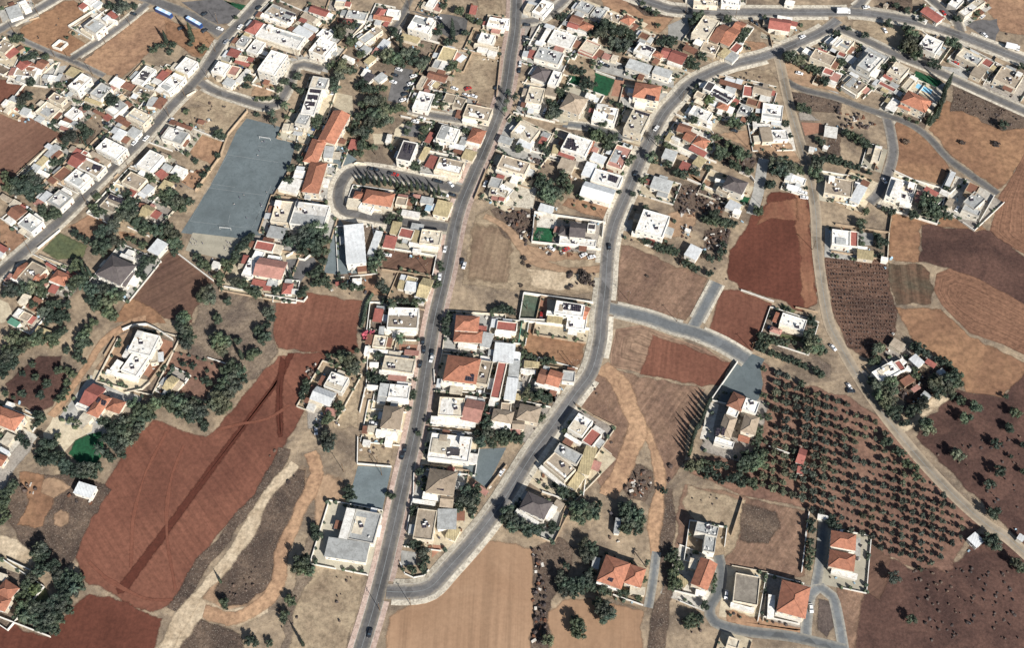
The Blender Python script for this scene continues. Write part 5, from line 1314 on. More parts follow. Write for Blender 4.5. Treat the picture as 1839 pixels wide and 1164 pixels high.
t d 880,100 80, 940,130 80, 860,180 80, 900,240 80, 950,200 70, 680,330 50, 640,460 90, 700,520 90, 760,560 90, 850,500 90, 900,460 80, 680,600 80, 760,620 70, 850,580 70, 930,520 70, 620,560 60, 940,400 60, 960,560 60, 1070,790 110, 1010,720 80, 1130,830 90, 1080,880 80, 800,950 100, 810,1040 90, 780,890 60, 1060,590 70, 1120,610 50, 1250,610 60, 1310,620 50, 1440,670 45, 490,1110 80, 1750,250 60, 1780,400 60, 1500,480 40
t p 1530,290 30
w w 1.3 1170,640 1480,750
w c 1.3 420,45 520,90
s 160 330,160 440,160 460,500 480,1160 330,1160
s 80 1660,400 1760,420 1720,900 1560,1100
@ 4 5
h Go 345,250 250,510 500,320 6; fc 240,260 310,270 210,350 4; fw 300,590 400,600 280,630 3; fy 110,410 190,500 90,480 2.8
h Fq 705,405 960,455 675,700 4.6; fw 660,730 900,790 650,745 3.2
h Ho 1200,490 1480,560 1140,800 6.5; fw 1050,640 1110,650 1040,860 3.5; fw 1130,810 1400,880 1120,830 3.4
h Ho 1715,-30 1960,10 1700,120 5.5; Ho 1700,170 1950,220 1680,330 5.5; fw 1720,355 1980,420 1700,400 3.2; fw 1710,125 1950,160 1705,145 4
h Fc 640,1080 760,1110 600,1164 4
a dirt 600,790 960,880 1440,980 1440,1060 620,930
a ashsoil 1570,680 1680,700 1740,960 1660,1080 1560,980
a cement 1900,30 2010,40 2010,230 1960,230
t d 60,250 70, 110,330 70, 60,400 70, 100,520 70, 40,480 60, 60,180 60, 30,560 50, 380,750 60, 220,900 70, 280,930 70, 260,860 50, 330,880 60, 200,960 50, 1480,80 60, 1490,180 60, 1480,260 60, 1460,340 50
t s 480,420 35, 490,480 35, 480,540 35, 470,600 35
c w 605,640 600,690
c w 1490,780 1495,810
w w 1.4 20,590 440,690
w w 1.4 1000,870 1420,960 1480,570
w w 1.4 1440,0 1390,400
s 80 20,640 380,700 360,1000 60,1100
s 70 560,780 960,880 1400,980 900,960
@ 5 5
h fm 1360,-10 1450,70 1285,45 3.5
h fm 1800,0 1850,30 1770,40 3.5
t d 1520,60 90, 1570,110 70, 1770,280 70, 1810,330 60, 580,430 75, 740,830 60
s 60 700,350 1700,300 1800,1050 900,1050
'''
SQX = [0, 300, 600, 900, 1200, 1500]; SQY = [0, 190, 380, 570, 765, 960]
HOUSES = []; AREAS = []; TREES = []; WALLS = []; CARS = []; POLES = []; SCRUB = []
def pt(s): a, b_ = s.split(','); return float(a), float(b_)
cx0 = cy0 = 0; kk = 5.82
def tp(s):
    a, b_ = pt(s); return (cx0+a/kk, cy0+b_/kk)
for ln in DATA.strip().splitlines():
    c, rest = ln[0], ln[2:]
    if c == '@':
        i, j = map(int, rest.split()); cx0, cy0 = SQX[i], SQY[j]; kk = 5.425 if i == 5 else 5.82
    elif c == 'h':
        bl = []
        for s in rest.split(';'):
            q = s.split()
            ty = q[0]; pts = [tp(x) for x in q[1:4]]
            h = float(q[4]) if len(q) > 4 else {'F': 4, 'f': 3.4, 'C': 3.1, 'H': 5, 'G': 4.5, 'S': 0}[ty[0]]
            bl.append((ty[0], ty[1:] or 'k', pts, h))
        HOUSES.append(bl)
    elif c == 'a': q = rest.split(); AREAS.append((q[0], [tp(x) for x in q[1:]]))
    elif c == 't':
        k, r2 = rest.split(' ', 1)
        for s in r2.split(', '):
            a, r = s.split(); TREES.append((k, tp(a), float(r)/kk))
    elif c == 'w': q = rest.split(); WALLS.append((q[0], float(q[1]), [tp(x) for x in q[2:]]))
    elif c == 'c': q = rest.split(); CARS.append((q[0], tp(q[1]), tp(q[2])))
    elif c == 'p': POLES += [tp(x) for x in rest.split()]
    elif c == 's': q = rest.split(); SCRUB.append((float(q[0]), [tp(x) for x in q[1:]]))

def rect(pts, h):
    """three roof corners in the photograph -> centre, unit axes, half sizes of a true rectangle at height h"""
    A, B, D = (P(x, y, h) for x, y in pts)
    u = B-A; v = D-A; c = A+(u+v)/2
    a, b_ = u.length/2, v.length/2
    an = math.atan2(u.y, u.x); av = math.atan2(v.y, v.x)
    s = 1 if math.sin(av-an) > 0 else -1
    dev = ((av-an)-s*math.pi/2+math.pi) % (2*math.pi)-math.pi
    wgt = b_/(a+b_)
    an += dev*wgt
    e1 = Vector((math.cos(an), math.sin(an), 0)); e2 = Vector((-math.sin(an), math.cos(an), 0))
    return c, e1, e2, max(a, .8), max(b_, .8), an
def quad(c, e1, e2, a, b_, z): return [Vector((p.x, p.y, z)) for p in (c-e1*a-e2*b_, c+e1*a-e2*b_, c+e1*a+e2*b_, c-e1*a+e2*b_)]

# ---- shared small meshes
def boxes(name, bl, mats):
    vs, fs, mi = [], [], []
    for (x0, y0, z0, x1, y1, z1, m_) in bl:
        k = len(vs)
        vs += [(x0, y0, z0), (x1, y0, z0), (x1, y1, z0), (x0, y1, z0), (x0, y0, z1), (x1, y0, z1), (x1, y1, z1), (x0, y1, z1)]
        for f in ((0, 3, 2, 1), (4, 5, 6, 7), (0, 1, 5, 4), (1, 2, 6, 5), (2, 3, 7, 6), (3, 0, 4, 7)):
            fs.append([k+q for q in f]); mi.append(m_)
    return mesh(name, vs, fs, mats, mi)
def cyl(vs, fs, mi, c, ax, r, L, m_, n=8, r2=None):
    ax = Vector(ax).normalized(); t = ax.orthogonal().normalized(); b_ = ax.cross(t); k = len(vs); c = Vector(c)
    for e, rr in ((0, r), (L, r if r2 is None else r2)):
        for i in range(n):
            an = 2*math.pi*i/n; vs.append(c+ax*e+(t*math.cos(an)+b_*math.sin(an))*rr)
    for i in range(n):
        j = (i+1) % n; fs.append([k+i, k+j, k+n+j, k+n+i]); mi.append(m_)
    fs.append([k+i for i in range(n)][::-1]); mi.append(m_); fs.append([k+n+i for i in range(n)]); mi.append(m_)
WIN = boxes('window', [(-.7, -.03, -.65, .7, .05, -.55, 0), (-.7, -.03, .55, .7, .05, .65, 0), (-.7, -.03, -.55, -.6, .05, .55, 0), (.6, -.03, -.55, .7, .05, .55, 0), (-.03, -.03, -.55, .03, .05, .55, 0), (-.6, .0, -.55, -.03, .03, .55, 1), (.03, .0, -.55, .6, .03, .55, 1), (-.8, -.03, -.74, .8, .16, -.66, 0)], ['frame', 'glass'])
DOOR = boxes('door', [(-.55, -.03, 0, .55, .05, 2.15, 0), (-.45, .052, .05, .45, .09, 2.05, 1)], ['frame', 'door'])
vs, fs, mi = [], [], []
cyl(vs, fs, mi, (-.65, .55, 1.15), (1, 0, 0), .33, 1.3, 0, 10)
k = len(vs); vs += [Vector(v) for v in ((-1, -1.0, .25), (1, -1.0, .25), (1, .45, .95), (-1, .45, .95), (-1, -1.0, .17), (1, -1.0, .17), (1, .45, .87), (-1, .45, .87))]
for f, m_ in (((0, 1, 2, 3), 1), ((7, 6, 5, 4), 2), ((0, 4, 5, 1), 2), ((1, 5, 6, 2), 2), ((2, 6, 7, 3), 2), ((3, 7, 4, 0), 2)): fs.append([k+q for q in f]); mi.append(m_)
for x in (-.85, .85):
    cyl(vs, fs, mi, (x, .5, 0), (0, 0, 1), .05, 1.1, 2, 5); cyl(vs, fs, mi, (x, -.9, 0), (0, 0, 1), .05, .25, 2, 5)
HEATER = mesh('water_heater', vs, fs, ['frame', 'solar', 'steel'], mi)
vs, fs, mi = [], [], []
cyl(vs, fs, mi, (0, 0, .5), (0, 0, 1), .65, 1.2, 0, 12); cyl(vs, fs, mi, (0, 0, 1.7), (0, 0, 1), .65, .2, 0, 12, .2)
for x, y in ((-.4, -.4), (.4, -.4), (.4, .4), (-.4, .4)): cyl(vs, fs, mi, (x, y, 0), (0, 0, 1), .06, .5, 1, 5)
TANK = mesh('water_tank', vs, fs, ['frame', 'steel'], mi)
AC = boxes('air_conditioner', [(-.45, -.2, .1, .45, .2, .75, 0), (-.3, -.215, .2, .3, -.2, .65, 1), (-.4, -.15, 0, -.3, .15, .1, 1), (.3, -.15, 0, .4, .15, .1, 1)], ['frame', 'steel'])
HATCH = boxes('stair_head', [(-1.5, -1.8, 0, 1.5, 1.8, 2.2, 0), (-1.65, -1.95, 2.2, 1.65, 1.95, 2.38, 1), (-.45, -1.84, 0, .45, -1.8, 1.9, 2)], ['wallwhite', 'w', 'door'])

ROOFNAME = {'w': 'white', 'c': 'cream', 'g': 'grey', 'b': 'beige', 'y': 'yellowish', 'r': 'red', 'o': 'orange', 'n': 'brown', 'd': 'slate grey', 'k': 'dark', 'p': 'pinkish', 't': 'light blue', 'm': 'pale metal', 'h': 'tan tiled', 'v': 'green', 'q': 'weathered grey'}
FOOT = []     # footprints of houses: (house index, quad)
def wall_mat(cw):
    return {'w': 'wallwhite', 'g': 'wallwhite', 'm': 'wallwhite', 'c': 'wallcream', 'y': 'wallcream', 'b': 'wallcream', 'o': 'wallcream', 'h': 'wallcream', 'd': 'wallwhite', 'k': 'wallwhite', 'n': 'walltan', 'r': 'wallwhite', 'p': 'wallcream', 't': 'wallwhite', 'v': 'wallwhite', 'q': 'wallcream'}[cw]
def prism(q0, q1):
    vs = q0+q1; n = len(q0)
    fs = [[i, (i+1) % n, n+(i+1) % n, n+i] for i in range(n)]
    return vs, fs
HINFO = []
for hi, bl in enumerate(HOUSES):
    body = [b_ for b_ in bl if b_[0] != 'S']
    rects = []
    for (ty, cc, pts, h) in body:
        h = h*(.83 if h < 5.2 else .94)+random.uniform(-.06, .06)
        rects.append((ty, cc, h)+rect(pts, h))
    areas_ = [4*r[6]*r[7] for r in rects]
    tot = sum(areas_); mainr = rects[max(range(len(rects)), key=lambda i: areas_[i])]
    org = Vector((mainr[3].x, mainr[3].y, 0))
    kinds = {r[0] for r in rects}
    if kinds <= {'C'}: nm = 'canopy'
    elif kinds <= {'f', 'C'} and tot < 75: nm = 'shed'
    elif kinds <= {'f', 'C'} and tot > 260: nm = 'hall'
    elif mainr[0] == 'H' and tot > 170: nm = 'villa'
    else: nm = 'house'
    root = obj(nm, None, None, org); root.empty_display_size = 2
    hgt = max(r[2] for r in rects)
    for (ty, cc, h, c, e1, e2, a, b_, an) in rects:
        lc = c-org; lc.z = 0
        wm = wall_mat(cc)
        qg = quad(c, e1, e2, a, b_, 0)
        FOOT.append((hi, qg))
        if ty == 'C':
            vs = quad(lc, e1, e2, a, b_, h-.12)+quad(lc, e1, e2, a, b_, h)
            lift = .25 if b_ > 1 else 0
            vs[6] = vs[6]+Vector((0, 0, lift)); vs[7] = vs[7]+Vector((0, 0, lift)); vs[2] = vs[2]+Vector((0, 0, lift)); vs[3] = vs[3]+Vector((0, 0, lift))
            fs = [[3, 2, 1, 0], [4, 5, 6, 7], [0, 1, 5, 4], [1, 2, 6, 5], [2, 3, 7, 6], [3, 0, 4, 7]]; mi = [0]*6
            obj('canopy', mesh('canopy', vs, fs, [cc], mi), root)
            for sx in (-1, 1):
                for sy in (-1, 1):
                    p0 = lc+e1*(a-.2)*sx+e2*(b_-.2)*sy
                    pv, pf, pm = [], [], []
                    cyl(pv, pf, pm, (0, 0, 0), (0, 0, 1), .09, h-.05, 0, 6)
                    obj('post', mesh('post', pv, pf, ['steel']), root, p0)
            continue
        g0 = quad(lc, e1, e2, a, b_, -.3); g1 = quad(lc, e1, e2, a, b_, h)
        vs, fs = prism(g0, g1); fs.append([4, 5, 6, 7])
        wl = obj('walls', mesh('walls', vs, fs, [wm]), root)
        if ty in 'Ff':
            if ty == 'F':     # parapet roof
                o1 = .0; ph = .55; th = .28
                A0 = quad(lc, e1, e2, a+.02, b_+.02, h-.15); A1 = quad(lc, e1, e2, a+.02, b_+.02, h+ph)
                B1 = quad(lc, e1, e2, a-th, b_-th, h+ph); B0 = quad(lc, e1, e2, a-th, b_-th, h+.04)
                vs = A0+A1+B1+B0; fs = []; mi = []
                for q in range(3):
                    for i in range(4):
                        fs.append([4*q+i, 4*q+(i+1) % 4, 4*q+4+(i+1) % 4, 4*q+4+i]); mi.append(1)
                fs.append([12, 13, 14, 15]); mi.append(0)
                rf = obj('roof', mesh('roof', vs, fs, [cc, 'fascia' if cc in 'wmkd' else ('kerb' if cc == 'g' else wm)], mi), root)
            else:             # thin sheet roof with a slight fall
                ov = .25; fall = min(.5, b_*.12)
                lo = quad(lc, e1, e2, a+ov, b_+ov, h+.02); hi_ = quad(lc, e1, e2, a+ov, b_+ov, h+.16)
                for i in (2, 3): hi_[i] = hi_[i]+Vector((0, 0, fall))
                vs, fs = prism(lo, hi_); fs += [[3, 2, 1, 0], [4, 5, 6, 7]]
                rf = obj('roof', mesh('roof', vs, fs, [cc]), root)
        else:
            ov = .45; A, B = a+ov, b_+ov; F1, F2, la, lb = e1, e2, A, B
            e = quad(lc, e1, e2, A, B, h)
            vs = [v-Vector((0, 0, .12)) for v in e]+e
            if ty == 'G':
                rh = lb*.42; r0 = lc-e1*la+Vector((0, 0, h+rh)); r1 = lc+e1*la+Vector((0, 0, h+rh))
                vs += [r0, r1]
                fs = [[4, 5, 9, 8], [6, 7, 8, 9], [5, 6, 9], [7, 4, 8]]
            else:
                if la >= lb: d = la-lb; ax = e1; rh = lb*.46
                else: d = lb-la; ax = e2; rh = la*.46
                d = max(d, .3); r0 = lc-ax*d+Vector((0, 0, h+rh)); r1 = lc+ax*d+Vector((0, 0, h+rh)); vs += [r0, r1]
                if la >= lb: fs = [[4, 5, 9, 8], [5, 6, 9], [6, 7, 8, 9], [7, 4, 8]]
                else: fs = [[4, 5, 8], [5, 6, 9, 8], [6, 7, 9], [7, 4, 8, 9]]
            mi = [0]*len(fs)
            for i in range(4): fs.append([i, (i+1) % 4, 4+(i+1) % 4, 4+i]); mi.append(1)
            fs.append([3, 2, 1, 0]); mi.append(1)
            rf = obj('roof', mesh('roof', vs, fs, [cc, 'fascia'], mi), root)
            # ridge and hip capping
            cv, cf, cm_ = [], [], []
            segs = [(8, 9)]+([] if ty == 'G' else ([(4, 8), (7, 8), (5, 9), (6, 9)] if la >= lb else [(4, 8), (5, 8), (6, 9), (7, 9)]))
            for i0, i1 in segs:
                d_ = vs[i1]-vs[i0]
                if d_.length > .6: cyl(cv, cf, cm_, vs[i0], d_, .13, d_.length, 0, 5)
            if cv: obj('ridge_tiles', mesh('ridge_tiles', cv, cf, [cc]), rf)
        # windows and a door
        if h > 2.7 and a > 1.6 and b_ > 1.2:
            storeys = 1 if h < 5.2 else (2 if h < 8.2 else 3)
            sh = h/storeys; big = a*b_ > 14
            for (nx, half, other, rot, sgn) in ((e1, a, b_, an+math.pi, -1), (e1, a, b_, an, 1), (e2, b_, a, an+math.pi/2, -1), (e2, b_, a, an-math.pi/2, 1)):
                perp = e2 if nx is e1 else e1
                nw = int(half*2/3.4) if big else (1 if half > 1.8 else 0)
                # outward normal
                on = perp*sgn
                rz = math.atan2(on.y, on.x)-math.pi/2
                for s_ in range(storeys):
                    for q in range(nw):
                        if random.random() < .18: continue
                        off = -half+(q+.5)*2*half/nw
                        pz = s_*sh+min(1.65, sh*.52)
                        pw = lc+nx*off+on*other; pw.z = pz
                        if ty == 'F' and s_ == 0 and q == nw//2 and on.y < -.5 and (c, e1) == (mainr[3], mainr[4]):
                            pw.z = .02; obj('door', DOOR, root, pw, rz)
                        else: obj('window', WIN, root, pw, rz)
        # things on flat roofs
        if ty == 'F' and a*b_*4 > 45 and cc in 'wcgbp':
            n = 1+int(a*b_*4 > 120)
            if a*b_*4 > 80 and random.random() < .6:      # part of the roof newer, older or a little higher
                f0, f1 = sorted((random.uniform(-.9, .9), random.uniform(-.9, .9))); f1 = max(f1, f0+.3)
                if random.random() < .5: f0, f1 = -.93, random.uniform(-.3, .3)
                sl_, sc_ = (e1, a-.35), (e2, b_-.35)
                if random.random() < .5: sl_, sc_ = sc_, sl_
                f1 = min(f1, .95); cen = lc+sl_[0]*sl_[1]*(f0+f1)/2; hz = random.choice((.08, .1, .3, .7))
                flip = sl_[0] is e2
                u_, v_, ua, va_ = (sl_[0], sc_[0], sl_[1]*(f1-f0)/2, sc_[1]*random.choice((.97, .97, .6)))
                q0 = quad(cen, u_, v_, ua, va_, h+.02); q1 = quad(cen, u_, v_, ua, va_, h+.04+hz); vv, ff = prism(q0, q1); ff.append([4, 5, 6, 7])
                if flip: ff = [f_[::-1] for f_ in ff]
                obj('roof_section', mesh('roof_section', vv, ff, [random.choice([x for x in 'wcggbw' if x != cc])]), rf)
            for q in range(n):
                if random.random() < .85:
                    pw = lc+e1*random.uniform(-.6, .6)*a+e2*random.uniform(-.6, .6)*b_; pw.z = h+.04
                    obj('water_heater', HEATER, root, pw, random.gauss(.15, .12))
            if random.random() < .35:
                pw = lc+e1*random.uniform(-.6, .6)*a+e2*random.uniform(-.6, .6)*b_; pw.z = h+.04; obj('water_tank', TANK, root, pw)
            for q in range(random.randint(1, 5)):
                pw = lc+e1*random.uniform(-.8, .8)*a+e2*random.uniform(-.8, .8)*b_; pw.z = h+.04; obj('air_conditioner', AC, root, pw, random.uniform(0, 6.28))
            if a > 5 and b_ > 4.5 and random.random() < .4:
                pw = lc+e1*random.choice((-.6, .6))*a+e2*.55*b_; pw.z = h+.04; obj('stair_head', HATCH, root, pw, an)
    nS = 0
    for (ty, cc, pts, h) in bl:
        if ty != 'S': continue
        nS += 1
        base = None
        c0 = P(*[sum(x)/3 for x in zip(*pts)], hgt)
        for r in rects:
            if inside(c0, quad(r[3], r[4], r[5], r[6]+1, r[7]+1, 0)): base = r; break
        base = base or mainr
        slope = base[0] in 'HG'
        zz = base[2]+(1.4 if slope else .55)
        c, e1, e2, a, b_, an = rect(pts, zz)
        tl = math.radians(24)
        if e2.y < 0: e1, e2 = -e1, -e2
        th = Vector((0, 0, .07))
        lowz = -b_*math.tan(tl)*.5
        q = [c-org-e1*a-e2*b_+Vector((0, 0, lowz)), c-org+e1*a-e2*b_+Vector((0, 0, lowz)), c-org+e1*a+e2*b_+Vector((0, 0, -lowz)), c-org-e1*a+e2*b_+Vector((0, 0, -lowz))]
        vs, fs = prism([v-th for v in q], q); fs += [[3, 2, 1, 0], [4, 5, 6, 7]]
        sp = obj('solar_or_dark_panels', mesh('solar_or_dark_panels', vs, fs, ['steel', 'solar'], [0, 0, 0, 0, 0, 1]), root)  # a few are no panels: dark sheets painting the shade of roof openings
        if not slope:
            for v in (q[2], q[3]):
                pv, pf, pm = [], [], []
                cyl(pv, pf, pm, (v.x, v.y, base[2]), (0, 0, 1), .05, max(.2, v.z-base[2]), 0, 5); obj('strut', mesh('strut', pv, pf, ['steel']), sp)
    # description
    cpx = bl[rects.index(mainr)][2] if len(body) == len(bl) else body[rects.index(mainr)][2]
    px = ((cpx[1][0]+cpx[2][0])/2, (cpx[1][1]+cpx[2][1])/2)
    rn = ROOFNAME[mainr[1]]
    shape = {'F': 'flat roof', 'f': 'low sloping roof', 'H': 'hipped roof', 'G': 'gabled roof', 'C': 'roof'}[mainr[0]]
    if nm == 'canopy': desc = f'open {rn} canopy on posts'
    elif nm in ('shed', 'hall'): desc = f'{"small" if nm == "shed" else "large"} {nm} with {rn} {shape}'
    else:
        desc = ('two-storey ' if hgt > 5.9 else '')+f'{nm} with {rn} {shape}'
        cs = [r for r in rects if r[0] == 'C']
        if nS: desc += ' and solar panels'
        elif cs: desc += f' and {ROOFNAME[cs[0][1]]} canopy'
    tag(root, desc, {'hall': 'building', 'canopy': 'canopy', 'shed': 'shed'}.get(nm, 'house'), px, 'houses and outbuildings of the village')
    HINFO.append((root, nm, mainr, rects, px, desc))
CELLS = {}
for hi, q in FOOT:
    xs = [v.x for v in q]; ys = [v.y for v in q]
    for gx in range(int(min(xs)//10), int(max(xs)//10)+1):
        for gy in range(int(min(ys)//10), int(max(ys)//10)+1): CELLS.setdefault((gx, gy), []).append((hi, q))
def in_house(p, skip=-1):
    return any(k != skip and inside(p, q) for k, q in CELLS.get((int(p[0]//10), int(p[1]//10)), ()))

# ---- lean-tos and covered yards that crowd round most houses
LEAN = {'canopy': 'crnygbm', }
for hi, (root, nm, mr, rects, px, desc) in enumerate(HINFO):
    if nm in ('shed', 'canopy', 'hall') or px[1] > 960 or (px[0] > 1240 and px[1] > 330): continue
    org = root.location
    for q in range(random.choice((2, 3, 3, 4))):
        for attempt in range(6):
            r = random.choice(rects); side = random.choice((0, 1, 2, 3)); L = random.uniform(1.5, 3.2); D = random.uniform(1.1, 2.2)
            e, n_, half, oth = ((r[4], r[5], r[6], r[7]), (r[4], -r[5], r[6], r[7]), (r[5], r[4], r[7], r[6]), (r[5], -r[4], r[7], r[6]))[side]
            c = r[3]+e*random.uniform(-.6, .6)*half+n_*(oth+D+.05); c = Vector((c.x, c.y, 0))
            cor = [c+e*L*sx+n_*D*sy for sx, sy in ((-1, -.9), (1, -.9), (1, 1), (-1, 1), (0, 0), (0, 1))]
            if any(in_house(p) or on_road(p, None, 2.8) for p in cor): continue
            h = random.uniform(2.2, 2.9); cc = random.choice('crnnyggbmmwwp')
            vs = quad(c-org, e, n_, L, D, h-.1)+quad(c-org, e, n_, L, D, h)
            for i in (0, 1, 4, 5): vs[i] = vs[i]+Vector((0, 0, .25))
            fs = [[3, 2, 1, 0], [4, 5, 6, 7], [0, 1, 5, 4], [1, 2, 6, 5], [2, 3, 7, 6], [3, 0, 4, 7]]
            if e.cross(n_).z < 0: fs = [f[::-1] for f in fs]
            obj('lean_to_roof', mesh('lean_to_roof', vs, fs, [cc]), root)
            if random.random() < .6:
                g0 = quad(c-org, e, n_, L-.15, D-.1, -.1); g1 = quad(c-org, e, n_, L-.15, D-.1, h-.1); vs, fs = prism(g0, g1)
                if e.cross(n_).z < 0: fs = [f[::-1] for f in fs]
                obj('lean_to_walls', mesh('lean_to_walls', vs, fs, [wall_mat(cc)]), root)
            else:
                for sx in (-1, 1):
                    pv, pf, pm = [], [], []
                    cyl(pv, pf, pm, (0, 0, 0), (0, 0, 1), .08, h-.1, 0, 6); obj('post', mesh('post', pv, pf, ['steel']), root, c-org+e*(L-.15)*sx+n_*(D-.15))
            qd = [c+e*L*sx+n_*D*sy for sx, sy in ((-1, -1), (1, -1), (1, 1), (-1, 1))]
            xs = [v.x for v in qd]; ys = [v.y for v in qd]
            for gx in range(int(min(xs)//10), int(max(xs)//10)+1):
                for gy in range(int(min(ys)//10), int(max(ys)//10)+1): CELLS.setdefault((gx, gy), []).append((hi, qd))
            break
# ---- plots: paving, lawns, pools
NAMES = {'lawn': 'lawn', 'drylawn': 'lawn', 'courtgreen': 'lawn', 'water': 'pool', 'cement': 'yard', 'cream': 'yard', 'paleyard': 'yard', 'redpave': 'patio'}
for mt, pts in AREAS:
    nat = mt in ('scrub', 'scrubpale', 'straw', 'dirt', 'sandtan', 'orangefield', 'ashsoil', 'brownplough', 'gravel', 'darkbrown')
    area('swimming_pool_water' if mt == 'water' else NAMES.get(mt, 'plot'), mt, [P(x, y) for x, y in pts], .6 if nat else 0, .054, .00015)
ZA[0] = 0.0
# ---- garden plots round the houses, with their low walls
def wall_mesh(name, runs, h, t, mats, org):
    vs, fs, mi = [], [], []
    for a, b_ in runs:
        d = b_-a
        if d.length < .3: continue
        n = Vector((-d.y, d.x, 0)).normalized()*t/2; d.normalize()
        k = len(vs); a2, b2 = a-d*t*.45, b_+d*t*.45
        for z0, z1, g in ((-.2, h, 0), (h, h+.07, .06)):
            k = len(vs); n2 = n*(1+g/t*2)
            vs += [v-org for v in (a2-n2, b2-n2, b2+n2, a2+n2)]
            vs += [v-org for v in (a2-n2, b2-n2, b2+n2, a2+n2)]
            for i in range(4): vs[k+i].z = z0; vs[k+4+i].z = z1
            for f in ((4, 5, 6, 7), (0, 1, 5, 4), (1, 2, 6, 5), (2, 3, 7, 6), (3, 0, 4, 7), (3, 2, 1, 0)): fs.append([k+q for q in f]); mi.append(1 if g else 0)
    return mesh(name, vs, fs, mats, mi) if vs else None
grove = [tuple(map(float, s.split(','))) for s in '1378,655 1440,692 1520,722 1575,758 1612,800 1660,848 1720,912 1752,945 1735,965 1680,1012 1655,1025 1565,975 1500,940 1450,912 1400,890 1340,876 1352,840 1372,800 1385,740'.split()]
GARDEN_SHRUB = []
for hi, (root, nm, mr, rects, px, desc) in enumerate(HINFO):
    if nm in ('shed', 'canopy') or inside(px, grove): continue
    c, e1, e2 = mr[3], mr[4], mr[5]
    us = []; vs_ = []
    for r in rects:
        for q in quad(r[3], r[4], r[5], r[6], r[7], 0): us.append((q-c).dot(e1)); vs_.append((q-c).dot(e2))
    g = [random.uniform(2.2, 6.0) for _ in range(4)]
    u0, u1, v0, v1 = min(us)-g[0], max(us)+g[1], min(vs_)-g[2], max(vs_)+g[3]
    cor = [c+e1*u0+e2*v0, c+e1*u1+e2*v0, c+e1*u1+e2*v1, c+e1*u0+e2*v1]
    for q in cor: q.z = 0
    ymat = random.choice(['cement', 'cement', 'gravel', 'cream', 'paleyard', 'scrubpale', 'straw', 'gravel', 'sandcourt', 'pavement', 'gravel', 'straw', 'cream'])
    area('yard', ymat, cor, 0, .030, .00008)
    runs = []
    for i in range(4):
        a, b_ = cor[i], cor[(i+1) % 4]
        L = (b_-a).length; n = max(2, int(L/1.5)); cur = None
        gate = random.uniform(.2, .7)
        for k in range(n):
            p0 = a+(b_-a)*(k/n); p1 = a+(b_-a)*((k+1)/n); m_ = (p0+p1)/2
            ok = not on_road(m_, None, 3.0) and not in_house(m_) and not (i == 0 and abs((k+.5)/n-gate)*L < 1.8)
            if ok: cur = (cur[0] if cur else p0, p1)
            if (not ok or k == n-1) and cur:
                if (cur[1]-cur[0]).length > 2.5: runs.append(cur)
                cur = None
        for k in range(int(L/2.2)):
            if random.random() < .5:
                p0 = a+(b_-a)*random.random()+(c-a)*random.uniform(.02, .10)
                if not on_road(p0, None, 2.6) and not in_house(p0): GARDEN_SHRUB.append((p0, random.uniform(.35, 1.1)))
    if runs and random.random() < .72:
        org = Vector((cor[0].x, cor[0].y, 0)); wc = random.choice(['wallwhite', 'wallwhite', 'wallcream', 'walltan'])
        me = wall_mesh('garden_wall', runs, random.uniform(.9, 1.5), .22, [wc, 'fascia' if wc == 'wallwhite' else wc], org)
        if me:
            o = obj('garden_wall', me, None, org)
            tag(o, 'garden wall round the '+desc.split(' and ')[0], 'wall', px, 'garden walls')
WN = {'w': ('wallwhite', 'fascia', 'white boundary wall'), 'c': ('wallcream', 'wallcream', 'cream boundary wall'), 'b': ('walltan', 'walltan', 'brown boundary wall'), 'v': ('v', 'v', 'green fence'), 'G': ('leaf', 'leaf', 'clipped hedge')}
for wc, h, pts in WALLS:
    ps = [P(x, y) for x, y in pts]; org = ps[0].copy()
    runs = []
    for i in range(len(ps)-1):
        a, b_ = ps[i], ps[i+1]; n = max(1, int((b_-a).length/2.0)); cur = None
        for k in range(n):
            p0 = a+(b_-a)*(k/n); p1 = a+(b_-a)*((k+1)/n)
            ok = not on_road((p0+p1)/2, None, .6)
            if ok: cur = (cur[0] if cur else p0, p1)
            if (not ok or k == n-1) and cur: runs.append(cur); cur = None
    if wc == 'G':
        vs, fs = [], []
        me = None
        HEDGES = globals().setdefault('HEDGES', []); HEDGES.append((runs, h, pts)); continue
    me = wall_mesh('boundary_wall', runs, h, .28, [WN[wc][0], WN[wc][1]], org)
    if me:
        mid = pts[len(pts)//2]
        o = obj('boundary_wall' if wc != 'v' else 'fence', me, None, org); tag(o, WN[wc][2], 'wall' if wc != 'v' else 'fence', ((pts[0][0]+pts[-1][0])/2, (pts[0][1]+pts[-1][1])/2), 'boundary walls')

# ------------------------------------------------------------------ trees
def leaves(vs, fs, blobs, n, size, rnd, flat=.0):
    for i in range(n):
        c, r = blobs[rnd.randrange(len(blobs))]
        d = Vector((rnd.gauss(0, 1), rnd.gauss(0, 1), rnd.gauss(0, 1))).normalized()
        p = c+Vector((d.x*r.x, d.y*r.y, d.z*r.z))*(rnd.uniform(.72, 1.12) if rnd.random() < .85 else rnd.uniform(1.1, 1.4))
        nn = (d+Vector((rnd.gauss(0, .5), rnd.gauss(0, .5), rnd.gauss(0, .5)+.3))).normalized()
        t = nn.orthogonal().normalized(); t = (Matrix.Rotation(rnd.uniform(0, 6.28), 3, nn) @ t); b_ = nn.cross(t)
        s = size*rnd.uniform(.6, 1.4); k = len(vs)
        vs += [p-t*s, p+b_*s*.55+nn*s*.15, p+t*s, p-b_*s*.55+nn*s*.1]; fs.append([k, k+1, k+2, k+3])
ICO = None
